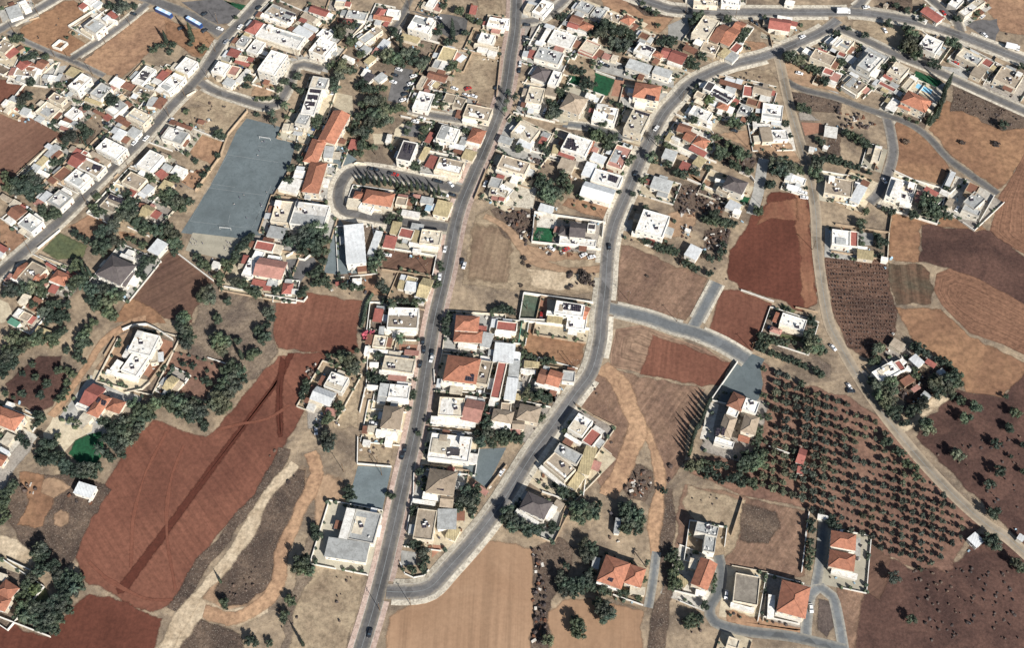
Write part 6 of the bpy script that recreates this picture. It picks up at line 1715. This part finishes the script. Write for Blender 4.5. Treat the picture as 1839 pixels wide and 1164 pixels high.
def ico(vs, fs, c, r, rnd, jit=.16):
    global ICO
    if ICO is None:
        import bmesh
        bm = bmesh.new(); bmesh.ops.create_icosphere(bm, subdivisions=2, radius=1)
        ICO = ([v.co.copy() for v in bm.verts], [[v.index for v in f.verts] for f in bm.faces]); bm.free()
    k = len(vs)
    for v in ICO[0]:
        j = 1+rnd.uniform(-jit, jit); vs.append(c+Vector((v.x*r.x*j, v.y*r.y*j, v.z*r.z*j)))
    fs += [[k+i for i in f] for f in ICO[1]]
def crown_geo(seed, nblob, nleaf, size, core=.8, squash=.8):
    """crown of unit radius, centre at the origin"""
    rnd = random.Random(seed); blobs = []
    blobs.append((Vector((0, 0, 0)), Vector((.56, .56, .62*squash))))
    for i in range(nblob):
        an = 6.283*i/nblob+rnd.uniform(-.5, .5); rr = rnd.uniform(.42, .80); z = rnd.uniform(-.3, .55)*squash
        s = rnd.uniform(.20, .42); blobs.append((Vector((math.cos(an)*rr, math.sin(an)*rr, z)), Vector((s, s, s*squash))))
    vs, fs = [], []
    for c, r in blobs: ico(vs, fs, c, r*core, rnd)
    leaves(vs, fs, blobs, nleaf, size, rnd)
    return vs, fs
def trunk_mesh(name, H, r, limbs=4, spread=.5, seed=0):
    rnd = random.Random(seed); vs, fs, mi = [], [], []
    cyl(vs, fs, mi, (0, 0, -.1), (0, 0, 1), r, H, 0, 7, r*.7)
    for i in range(limbs):
        an = 6.283*i/limbs+rnd.uniform(-.4, .4)
        cyl(vs, fs, mi, (0, 0, H*.8), (math.cos(an)*spread, math.sin(an)*spread, rnd.uniform(.5, .9)), r*.55, H*.75, 0, 5, r*.2)
    return mesh(name, vs, fs, ['bark'])
CROWN = {}
def reg(key, geos, mat): CROWN[key] = [mesh('crown', v, f, [mat]) for v, f in geos]
geoD = [crown_geo(10+i, 8+i % 4, 760, .105, .70, .85) for i in range(9)]
reg('d', geoD, 'leaf'); reg('l', geoD[:3], 'leaf_light'); reg('b', geoD[:2], 'leaf_pink'); reg('s', [crown_geo(50+i, 5, 300, .14, .8, .85) for i in range(3)], 'leaf')
reg('grey', geoD[3:], 'leaf_grey')
reg('y', [crown_geo(60+i, 7, 420, .14, .6, .6) for i in range(3)], 'leaf_dry')
geoO = [crown_geo(80+i, 6+i % 3, 420, .15, .74, .85) for i in range(6)]
reg('o', geoO, 'leaf_olive')
def cyp(seed):
    rnd = random.Random(seed); vs, fs = [], []; blobs = []
    for i in range(9):
        z = i/8; rr = .5*(1-z)**.75*(.6+.4*min(1, z*6))+.06
        blobs.append((Vector((rnd.uniform(-.05, .05), rnd.uniform(-.05, .05), z*3.9-1.7)), Vector((rr*1.7, rr*1.7, .42))))
    for c, r in blobs: ico(vs, fs, c, r*.85, rnd, .12)
    leaves(vs, fs, blobs, 420, .16, rnd)
    return vs, fs
reg('c', [cyp(i) for i in range(4)], 'leaf_cypress')
def palm(seed):
    rnd = random.Random(seed); vs, fs = [], []
    for i in range(26):
        an = rnd.uniform(0, 6.283); up = rnd.uniform(-.3, .9); prev = None
        for s in range(6):
            t = s/5; r = t*1.0; z = up*t*.9-(t*t)*.75
            p = Vector((math.cos(an)*r, math.sin(an)*r, z)); sd = Vector((-math.sin(an), math.cos(an), 0))*(.13*math.sin(math.pi*min(1, .12+t*.88))+.015)
            k = len(vs); vs += [p-sd-Vector((0, 0, sd.length*.4)), p, p+sd-Vector((0, 0, sd.length*.4))]
            if prev is not None: fs += [[prev, prev+1, k+1, k], [prev+1, prev+2, k+2, k+1]]
            prev = k
    return vs, fs
reg('p', [palm(i) for i in range(3)], 'leaf_palm')
TRUNK = [trunk_mesh('trunk', 2.4, .26, 4, .5, i) for i in range(3)]
OTRUNK = [trunk_mesh('trunk', 1.3, .22, 4, .7, 9+i) for i in range(3)]
PTRUNK = trunk_mesh('trunk', 6.0, .24, 0)
CTRUNK = trunk_mesh('trunk', 1.2, .2, 0)
# the olive grove stands in a grid
PXM = 3.5
for i in range(-14, 18):
    for j in range(-10, 22):
        x = 1518+i*17.8-j*.6+random.gauss(0, .55); y = 773+i*5.4+j*15.8+random.gauss(0, .55)
        if not inside((x, y), grove) or random.random() < .06: continue
        if any(k in 'dc' and math.hypot(tx-x, ty-y) < tr+4 for k, (tx, ty), tr in TREES): continue
        if in_house(P(x, y)): continue
        TREES.append(('o', (x, y), (random.choice([3.2, 4.6, 5.6, 6.2, 6.6, 7.0]) if x > 1495 else random.choice([6.2, 7.2, 7.8, 8.4]))+random.uniform(-.4, .4)))
seen_d = sorted([t for t in TREES if t[0] == 'd'], key=lambda t: -t[2])
# the 300 broadleaf crowns that show largest are single trees; the smaller ones close the gaps as one mass
big300 = {id(t) for t in seen_d[:300]}
mass_v, mass_f = [], []
TDESC = {'d': ('broadleaf_tree', 'dark green broadleaf tree', 'tree', 'broadleaf trees'), 'l': ('broadleaf_tree', 'light green bushy tree', 'tree', 'light green trees'), 'b': ('bougainvillea', 'pink flowering bougainvillea', 'plant', 'bougainvillea'),
         's': ('shrub', 'small round garden shrub', 'shrub', 'garden shrubs'), 'y': ('dry_bush', 'dry brown bush', 'bush', 'dry bushes'), 'o': ('olive_tree', 'olive tree of the grid grove', 'tree', 'olive trees in the grove'),
         'c': ('cypress_tree', 'slim dark cypress', 'tree', 'cypress trees'), 'p': ('palm_tree', 'palm tree', 'palm', 'palm trees')}
for idx, t in enumerate(TREES):
    k, (x, y), rp = t
    dist = (CAM-P(x, y)).length; r = rp/PXM*(dist/LDIST)
    r *= {'d': .86, 'o': .98, 'c': 1.6}.get(k, 1)
    if k == 'd' and id(t) not in big300:
        cz = .85*r+.55; p = P(x, y, cz); v, f = geoD[idx % 9]; rz = random.uniform(0, 6.28); cs, sn = math.cos(rz), math.sin(rz); b0 = len(mass_v)
        hs = r*random.uniform(.85, 1.15)
        # thin out the far, small crowns
        mass_v += [(p.x+(q.x*cs-q.y*sn)*r, p.y+(q.x*sn+q.y*cs)*r, p.z+q.z*hs) for q in v]
        mass_f += [[b0+q for q in fc] for fc in f]
        continue
    nm, dsc, cat, grp = TDESC[k]
    if k == 'c':
        hh = r*random.uniform(2.1, 3.1); r *= random.uniform(.8, 1.15); cz = hh*.92; p = P(x, y, cz*.55); root = obj(nm, None, None, (p.x, p.y, 0))
        obj('trunk', CTRUNK, root); s = r*1.0
        obj('crown', random.choice(CROWN['c']), root, (0, 0, 1.7*hh*.5+.5), random.uniform(0, 6.28), (s, s, hh*.5))
    elif k == 'p':
        H = random.uniform(5.5, 7.5); p = P(x, y, H); root = obj(nm, None, None, (p.x, p.y, 0))
        obj('trunk', PTRUNK, root, scale=(1, 1, H/6.0)); obj('crown', random.choice(CROWN['p']), root, (0, 0, H), random.uniform(0, 6.28), (r*1.25,)*3)
    else:
        lift = {'d': .85*r+1.0, 'l': .85*r+.8, 'o': .8*r+.7, 'b': .7*r, 's': .75*r, 'y': .5*r}[k]
        p = P(x, y, lift); root = obj(nm, None, None, (p.x, p.y, 0))
        tm = random.choice(OTRUNK if k == 'o' else TRUNK); ts = lift/(1.9 if k == 'o' else 3.2)
        obj('trunk', tm, root, scale=(max(.35, r/3.2),)*2+(max(.2, ts),))
        obj('crown', random.choice(CROWN['grey' if k == 'd' and random.random() < .42 else k]), root, (0, 0, lift), random.uniform(0, 6.28), (r*random.uniform(.92, 1.08), r*random.uniform(.92, 1.08), r*random.uniform(.85, 1.15)))
    if k == 'd': dsc = ('large ' if rp > 15.5 else '')+dsc
    if k == 'o': dsc = ('full-crowned ' if rp > 6.0 else ('small ' if rp < 4 else ''))+dsc
    tag(root, dsc, cat, (x, y), grp)
o = obj('tree_mass', mesh('tree_mass', mass_v, mass_f, ['leaf'])); o['kind'] = 'stuff'; o['label'] = 'smaller dark green trees and bushes crowding the gardens'; o['category'] = 'trees'
# hedges
for runs, h, pts in globals().get('HEDGES', []):
    rnd = random.Random(3); blobs = []
    for a, b_ in runs:
        L = (b_-a).length
        for k in range(int(L/1.1)+1): blobs.append((a+(b_-a)*min(1, k*1.1/L)+Vector((0, 0, h*.5)), Vector((.95, .95, h*.55))))
    vs, fs = [], []
    for c, r in blobs: ico(vs, fs, c, r*.9, rnd, .1)
    leaves(vs, fs, blobs, 60*len(blobs), .22, rnd)
    o = obj('hedge', mesh('hedge', vs, fs, ['leaf'])); tag(o, 'tall clipped green hedge', 'hedge', pts[0], 'hedges')

# ------------------------------------------------------------------ dry scrub, clutter, garden shrubs
def clump(vs, fs, p, r, h, rnd):
    k = len(vs); n = 5
    a0 = rnd.uniform(0, 6.28)
    for i in range(n):
        an = a0+6.283*i/n; rr = r*rnd.uniform(.7, 1.25); vs.append((p.x+math.cos(an)*rr, p.y+math.sin(an)*rr, .02))
    for i in range(n):
        an = a0+.6+6.283*i/n; rr = r*rnd.uniform(.45, .85); vs.append((p.x+math.cos(an)*rr, p.y+math.sin(an)*rr, h*rnd.uniform(.6, 1)))
    vs.append((p.x+rnd.uniform(-.2, .2)*r, p.y+rnd.uniform(-.2, .2)*r, h*1.1))
    for i in range(n):
        j = (i+1) % n; fs += [[k+i, k+j, k+n+i], [k+j, k+n+j, k+n+i], [k+n+i, k+n+j, k+2*n]]
rnd = random.Random(11)
sv, sf, jm, jv, jf = [], [], [], [], []
def junk(p, lx, ly, lz, m_):
    a = rnd.uniform(0, 6.28); ca, sa = math.cos(a), math.sin(a); k = len(jv)
    for z in (0, lz):
        for sx, sy in ((-1, -1), (1, -1), (1, 1), (-1, 1)): jv.append((p.x+(sx*lx*ca-sy*ly*sa), p.y+(sx*lx*sa+sy*ly*ca), .03+z*(1+.2*sx)))
    for f in ((4, 5, 6, 7), (0, 1, 5, 4), (1, 2, 6, 5), (2, 3, 7, 6), (3, 0, 4, 7)): jf.append([k+q for q in f]); jm.append(m_)
for hi, (root, nm, mr, rects, px, desc) in enumerate(HINFO):
    for q in range(rnd.randint(6, 16)):
        rr = rnd.choice(rects); p = rr[3]+rr[4]*rnd.choice((-1, 1))*(rr[6]+rnd.uniform(.4, 3.5))*rnd.choice((.4, .7, 1))+rr[5]*rnd.choice((-1, 1))*(rr[7]+rnd.uniform(.4, 3.5)); p.z = 0
        if on_road(p, None, 2.8) or in_house(p): continue
        if rnd.random() < .55: junk(p, rnd.uniform(.25, .9), rnd.uniform(.2, .6), rnd.uniform(.3, 1.1), rnd.choice((0, 1, 1, 2, 3)))
        else: clump(sv, sf, p, rnd.uniform(.3, .8), rnd.uniform(.3, 1.0), rnd)
for dens, pts in SCRUB:
    poly = [P(x, y) for x, y in pts]
    x0, x1 = min(p.x for p in poly), max(p.x for p in poly); y0, y1 = min(p.y for p in poly), max(p.y for p in poly)
    n = int((x1-x0)*(y1-y0)*dens/(620 if dens >= 90 else 1000))
    for i in range(n):
        p = Vector((rnd.uniform(x0, x1), rnd.uniform(y0, y1), 0))
        if not inside(p, poly) or on_road(p, None, .5) or in_house(p): continue
        if dens >= 100 and rnd.random() < .3:   # boards, drums, rubble
            a = rnd.uniform(0, 6.28); lx, ly, lz = rnd.uniform(.3, 1.3), rnd.uniform(.2, .7), rnd.uniform(.2, .9)
            ca, sa = math.cos(a), math.sin(a); k = len(jv)
            for z in (0, lz):
                for sx, sy in ((-1, -1), (1, -1), (1, 1), (-1, 1)): jv.append((p.x+(sx*lx*ca-sy*ly*sa), p.y+(sx*lx*sa+sy*ly*ca), z*(1+.2*sx)))
            m_ = 0 if rnd.random() < .6 else 1
            for f in ((4, 5, 6, 7), (0, 1, 5, 4), (1, 2, 6, 5), (2, 3, 7, 6), (3, 0, 4, 7)): jf.append([k+q for q in f]); jm.append(m_)
        elif dens >= 90: clump(sv, sf, p, rnd.uniform(.4, 1.5), rnd.uniform(.5, 1.7), rnd)
        else: clump(sv, sf, p, rnd.uniform(.3, 1.0), rnd.uniform(.3, 1.0), rnd)
vine = [P(*map(float, q.split(','))) for q in '1486,460 1588,469 1594,505 1606,570 1600,600 1560,638 1525,618 1500,560 1484,500'.split()]
va = Vector((math.cos(R(-5)), math.sin(R(-5)), 0)); vb = Vector((-va.y, va.x, 0)); vc = sum(vine, Vector())/len(vine); vnv, vnf = [], []
for i in range(-40, 41):
    for j in range(-40, 41):
        p = vc+vb*i*2.5+va*j*1.5+Vector((rnd.gauss(0, .15), rnd.gauss(0, .12), 0))
        if inside(p, vine) and rnd.random() < .8: clump(vnv, vnf, p, rnd.uniform(.25, .6), rnd.uniform(.3, .8), rnd)
o = obj('vine_rows', mesh('vine_rows', vnv, vnf, ['leaf_dry'])); o['kind'] = 'stuff'; o['label'] = 'bare brown vines in rows beside the straight lane'; o['category'] = 'vines'
o = obj('dry_scrub', mesh('dry_scrub', sv, sf, ['leaf_dry'])); o['kind'] = 'stuff'; o['label'] = 'dry brown scrub and weeds on the waste plots'; o['category'] = 'scrub'
o = obj('yard_clutter', mesh('yard_clutter', jv, jf, ['junk_rust', 'junk_pale', 'k', 't'], jm)); o['kind'] = 'stuff'; o['label'] = 'scattered junk and rubble on the waste plots'; o['category'] = 'rubble'
vs, fs = [], []
for p, r in GARDEN_SHRUB: ico_r = Vector((r, r, r*1.1)); ico(vs, fs, p+Vector((0, 0, r*.8)), ico_r, rnd, .3)
o = obj('garden_planting', mesh('garden_planting', vs, fs, ['leaf'])); o['kind'] = 'stuff'; o['label'] = 'small shrubs and plants along the garden walls'; o['category'] = 'shrubs'

# ------------------------------------------------------------------ vehicles
def loft(prof, w, mat_i, taper=0.0):
    """side profile (x, z) extruded to width w"""
    vs, fs, mi = [], [], []; n = len(prof)
    zs = [z for _, z in prof]; zm = min(zs); zh = max(max(zs)-zm, .01)
    for s in (-1, 1):
        for x, z in prof: vs.append((x, s*(w/2-taper*(z-zm)/zh), z))
    for i in range(n):
        j = (i+1) % n; fs.append([i, j, n+j, n+i]); mi.append(mat_i)
    fs.append(list(range(n))[::-1]); mi.append(mat_i); fs.append([n+i for i in range(n)]); mi.append(mat_i)
    return vs, fs, mi
BODYP = [(-2.15, .28), (2.1, .28), (2.18, .5), (2.12, .72), (1.05, .92), (-1.6, .95), (-2.1, .86), (-2.2, .55)]
CABP = [(-1.75, .93), (1.0, .9), (.35, 1.38), (-1.15, 1.42)]
ROOFP = [(-1.2, 1.40), (.38, 1.37), (.28, 1.44), (-1.1, 1.47)]
CARM = {}
for kx in 'wkgrb':
    v, f, m1 = loft(BODYP, 1.76, 0, .06); CARM[kx] = (mesh('body', v, f, ['paint_'+kx]),)
v, f, _ = loft(CABP, 1.62, 0, .16); CABIN = mesh('windows', v, f, ['glass'])
CROOF = {}
for kx in 'wkgrb': v, f, _ = loft(ROOFP, 1.34, 0, .02); CROOF[kx] = mesh('roof_panel', v, f, ['paint_'+kx])
vs, fs, mi = [], [], []; cyl(vs, fs, mi, (0, -.1, 0), (0, 1, 0), .31, .2, 0, 12); cyl(vs, fs, mi, (0, -.11, 0), (0, 1, 0), .17, .22, 1, 8)
WHEEL = mesh('wheel', vs, fs, ['rubber', 'steel'], mi)
LAMP = boxes('headlight', [(-.03, -.16, -.07, .03, .16, .07, 0)], ['frame'])
BUSB = boxes('body', [(-6, -1.25, .4, 6, 1.25, 1.5, 0), (-5.9, -1.2, 2.3, 5.9, 1.2, 2.95, 0)], ['busblue'])
BUSW = boxes('windows', [(-5.95, -1.22, 1.5, 5.95, 1.22, 2.3, 0)], ['glass'])
BUSR = boxes('roof_panel', [(-5.5, -1.05, 2.95, 5.5, 1.05, 3.08, 0), (-3.6, -.8, 3.08, -1.6, .8, 3.3, 1), (1.4, -.8, 3.08, 3.2, .8, 3.3, 1)], ['busroof', 'frame'])
TRB = boxes('cargo_box', [(-4.2, -1.22, .95, 2.2, 1.22, 3.3, 0)], ['paint_w']); TRC = boxes('cab', [(2.35, -1.15, .55, 4.2, 1.15, 1.6, 0), (2.35, -1.1, 2.25, 3.9, 1.1, 2.6, 0)], ['paint_w'])
TRW = boxes('windows', [(2.4, -1.12, 1.6, 4.1, 1.12, 2.25, 0)], ['glass']); TRF = boxes('chassis', [(-4.2, -.5, .6, 4.1, .5, .95, 0)], ['steel'])
rnd2 = random.Random(21)
for hi, (root, nm, mr, rects, px, desc) in enumerate(HINFO):   # cars drawn up beside some of the houses
    if nm in ('shed', 'canopy') or rnd2.random() > .3: continue
    for q in range(6):
        rr = rnd2.choice(rects); e, f_ = rnd2.choice(((rr[4]*(rr[6]+2.6), rr[5]), (rr[5]*(rr[7]+2.6), rr[4]))); c = rr[3]+e*rnd2.choice((-1, 1)); c = Vector((c.x, c.y, 0)); f_ = f_.normalized()
        if any(in_house(c+f_*t) or on_road(c+f_*t, None, 3.0) for t in (-2.3, 0, 2.3)): continue
        u = Vector((c.x, c.y, 0))-CAM; dcam = (u.x, u.y*ct+u.z*st, -u.y*st+u.z*ct)
        def px_of(v):
            u = v-CAM; yy = u.y*ct+u.z*st; zz = -u.y*st+u.z*ct
            return (CX+FPX*u.x/-zz, CY-FPX*yy/-zz)
        CARS.append((rnd2.choice('wwwkgrb'), px_of(c), px_of(c+f_*2))); break
CN = {'w': 'white', 'k': 'black', 'g': 'grey', 'r': 'red', 'b': 'blue'}
for kx, a, b_ in CARS:
    p, q = P(*a), P(*b_); rz = math.atan2(q.y-p.y, q.x-p.x)
    z = .125 if on_road(p, None, 0) else .06
    if on_road(p, None, 2.6) and not on_road(p, None, 0): z = .172
    if kx == 'u':
        root = obj('bus', None, None, (p.x, p.y, z), rz); obj('body', BUSB, root); obj('windows', BUSW, root); obj('roof_panel', BUSR, root)
        for x in (-3.6, 3.8):
            for y in (-1.15, 1.15): obj('wheel', WHEEL, root, (x, y, .48), 0, (1.55,)*3)
        tag(root, 'blue bus with pale roof parked by the road', 'bus', a, 'blue buses'); continue
    if kx == 'K':
        root = obj('lorry', None, None, (p.x, p.y, z), rz)
        for nm_, me in (('cargo_box', TRB), ('cab', TRC), ('windows', TRW), ('chassis', TRF)): obj(nm_, me, root)
        for x in (-2.8, 2.9):
            for y in (-1.0, 1.0): obj('wheel', WHEEL, root, (x, y, .46), 0, (1.5,)*3)
        tag(root, 'white box lorry', 'truck', a, 'lorries'); continue
    root = obj('parked_car', None, None, (p.x, p.y, z), rz)
    obj('body', CARM[kx][0], root); obj('windows', CABIN, root); obj('roof_panel', CROOF[kx], root)
    for x in (-1.35, 1.35):
        for y in (-.78, .78): obj('wheel', WHEEL, root, (x, y, .31))
    for y in (-.6, .6): obj('headlight', LAMP, root, (2.14, y, .62))
    tag(root, f'{CN[kx]} car', 'car', a, 'cars')

# ------------------------------------------------------------------ poles
vs, fs, mi = [], [], []; cyl(vs, fs, mi, (0, 0, -.3), (0, 0, 1), .15, 8.8, 0, 7, .1); POLE = mesh('pole', vs, fs, ['wood'])
ARM = boxes('crossarm', [(-.9, -.06, 7.8, .9, .06, 7.95, 0)], ['wood'])
vs, fs, mi = [], [], []; cyl(vs, fs, mi, (0, 0, 0), (0, 0, 1), .06, .22, 0, 6); INS = mesh('insulator', vs, fs, ['frame'])
for x, y in POLES:
    p = P(x, y); root = obj('utility_pole', None, None, (p.x, p.y, 0), random.uniform(0, 3)); obj('pole', POLE, root); am = obj('crossarm', ARM, root)
    for q in (-.8, 0, .8): obj('insulator', INS, am, (q, 0, 7.95))
    tag(root, 'wooden utility pole with crossarm', 'pole', (x, y), 'utility poles')

# ------------------------------------------------------------------ school playground
def t11(x, y): return (300+x/5.82, 190+y/5.82)
def t12(x, y): return (300+x/5.82, 380+y/5.82)
LINES = [(t11, [(635, 510), (1160, 590)]), (t11, [(635, 510), (460, 815)]), (t11, [(460, 815), (710, 850)]), (t11, [(430, 855), (1010, 935)]), (t11, [(430, 855), (240, 1210)]),
         (t11, [(1090, 830), (930, 1190)]), (t12, [(240, 100), (740, 160), (890, 170), (960, 20)]), (t12, [(640, 120), (660, 20)]), (t11, [(970, 400), (950, 420), (1040, 430)])]
for fn, pp in LINES:
    ps = [P(*fn(*q)) for q in pp]; v2 = strip(ps, -.09, .09, .095); fs = [[2*k, 2*k+1, 2*k+3, 2*k+2] for k in range(len(ps)-1)]
    me = mesh('court_line', v2, fs, ['linepaint'])
    if me.polygons[0].normal.z < 0: me.flip_normals()
    struct(obj('court_line', me))
for fn, a, b_ in ((t11, (970, 345), (1080, 362)), (t12, (555, 186), (670, 196))):
    p, q = P(*fn(*a)), P(*fn(*b_)); c = (p+q)/2; L = (q-p).length/2
    root = obj('goal', None, None, (c.x, c.y, .05), math.atan2((q-p).y, (q-p).x))
    for s in (-1, 1):
        vs, fs, mi = [], [], []; cyl(vs, fs, mi, (s*L, 0, 0), (0, 0, 1), .08, 2.1, 0, 6); obj('goal_post', mesh('goal_post', vs, fs, ['frame']), root)
    vs, fs, mi = [], [], []; cyl(vs, fs, mi, (-L, 0, 2.1), (1, 0, 0), .08, 2*L, 0, 6); obj('crossbar', mesh('crossbar', vs, fs, ['frame']), root)
    vs, fs, mi = [], [], []; cyl(vs, fs, mi, (-L, 1.1, .1), (1, 0, 0), .05, 2*L, 0, 6); obj('back_bar', mesh('back_bar', vs, fs, ['frame']), root)
    tag(root, 'white football goal on the playground', 'goal', fn(*a), 'goals')
# a few children out on the playground
def person_mesh(seed):
    rnd = random.Random(seed); sw = rnd.uniform(-.18, .18)
    J = [(0, 0, .82), (0, 0, 1.02), (0, 0, 1.2), (0, 0, 1.3), (0, .01, 1.38), (0, .02, 1.48), (.17, 0, 1.18), (.24, sw*.6, .96), (.25, sw+.06, .76), (-.17, 0, 1.18), (-.24, -sw*.6, .96), (-.25, -sw+.06, .76),
         (.09, 0, .76), (.1, -sw, .44), (.1, -sw*1.3-.02, .08), (.1, -sw*1.3+.12, .05), (-.09, 0, .76), (-.1, sw, .44), (-.1, sw*1.3-.02, .08), (-.1, sw*1.3+.12, .05)]
    E = [(0, 1), (1, 2), (2, 3), (3, 4), (4, 5), (2, 6), (6, 7), (7, 8), (2, 9), (9, 10), (10, 11), (0, 12), (12, 13), (13, 14), (14, 15), (0, 16), (16, 17), (17, 18), (18, 19)]
    rad = [.14, .14, .14, .06, .1, .1, .065, .05, .04, .065, .05, .04, .085, .065, .045, .04, .085, .065, .045, .04]
    me = bpy.data.meshes.new('body'); me.from_pydata(J, E, []); o = bpy.data.objects.new('tmp', me); col.objects.link(o)
    md = o.modifiers.new('s', 'SKIN'); md2 = o.modifiers.new('d', 'SUBSURF'); md2.levels = 1
    for i, sv_ in enumerate(me.skin_vertices[0].data): sv_.radius = (rad[i], rad[i]*(.75 if i < 3 else 1)); sv_.use_root = (i == 0)
    dg = bpy.context.evaluated_depsgraph_get(); out = bpy.data.meshes.new_from_object(o.evaluated_get(dg)); bpy.data.objects.remove(o); bpy.data.meshes.remove(me)
    out.materials.clear()
    top = rnd.choice(['cloth_a', 'cloth_b', 'cloth_b'])
    for m_ in ('skin', top, 'cloth_a', 'hair'): out.materials.append(M[m_])
    for pl in out.polygons:
        z = pl.center.z; pl.material_index = 3 if z > 1.47 or (z > 1.36 and pl.center.y < -.02) else (0 if z > 1.3 or (abs(pl.center.x) > .2 and z < .9) else (1 if z > .86 else 2))
        pl.use_smooth = True
    return out, top
PEOPLE = [person_mesh(i) for i in range(4)]
PP = [t11(*q) for q in ((995, 385), (1018, 380), (968, 480), (952, 530), (807, 945), (763, 970), (985, 1040), (990, 1062), (1045, 915), (1118, 900), (1375, 380), (705, 1040))]
PP += [t12(*q) for q in ((262, 285), (285, 300), (312, 320), (268, 350), (300, 350), (375, 340), (248, 330), (630, 325), (645, 335), (668, 345), (605, 380), (610, 405), (640, 370), (832, 75))]
for i, a in enumerate(PP):
    p = P(*a); me, top = PEOPLE[i % 4]
    root = obj('person', None, None, (p.x, p.y, .05 if i else .05), random.uniform(0, 6.28)); obj('body', me, root)
    tag(root, 'person in '+('dark' if top == 'cloth_a' else 'pale')+' top standing on the playground', 'person', a, 'people on the playground')

# ------------------------------------------------------------------ labels: look first, then which one, counted from a landmark anyone can find
LM = [('school playground', 425, 310), ('row of cypresses', 705, 335), ('long red field', 360, 900), ('road fork at the bottom', 700, 1060), ('top right road junction', 1510, 30), ('blue buses', 330, 35), ('swimming pool', 1660, 160),
      ('olive grove', 1590, 870), ('small car park', 712, 150), ('grey concrete yard', 1328, 665), ('house in the curved wall', 240, 640), ('round scrub island', 1145, 865), ('tan field at the bottom', 830, 1090), ('green garden court', 1085, 150),
      ('vineyard plot', 1540, 545), ('white school hall', 638, 430), ('green lawn by the palm', 160, 805), ('square dark red field', 1330, 570), ('bottom left tree garden', 90, 1080), ('bend of the curving road', 1075, 620), ('curved ploughed field', 1760, 540),
      ('straight lane field', 1390, 440), ('bottom right villas', 1415, 1075), ('top left dirt plots', 200, 60), ('left edge of the village', 60, 420), ('long white shed', 905, 640), ('white house across the bend', 1170, 395), ('dirt track fork', 510, 850), ('top centre road', 925, 40), ('grove-side farm', 1640, 660)]
def near(px): return min(LM, key=lambda l: (l[1]-px[0])**2+(l[2]-px[1])**2)
buck = {}
for o, d, px, lab in TAGGED:
    l = near(px); buck.setdefault((d, l[0]), []).append((math.hypot(l[1]-px[0], l[2]-px[1]), o))
ORD = ['', 'second ', 'third ', 'fourth ', 'fifth ', 'sixth ', 'seventh ', 'eighth ', 'ninth ', 'tenth ']
def ordn(i): return ORD[i] if i < 10 else f'{i+1}{"th" if 10 < (i+1) % 100 < 14 else {1: "st", 2: "nd", 3: "rd"}.get((i+1) % 10, "th")} '
for (d, l), lst in buck.items():
    lst.sort(key=lambda t: t[0])
    for i, (_, o) in enumerate(lst):
        o['label'] = f'{d}, {ordn(i)}nearest the {l}'
        if len(o['label'].split()) > 16: o['label'] = f'{d}, {ordn(i)}nearest {l}'
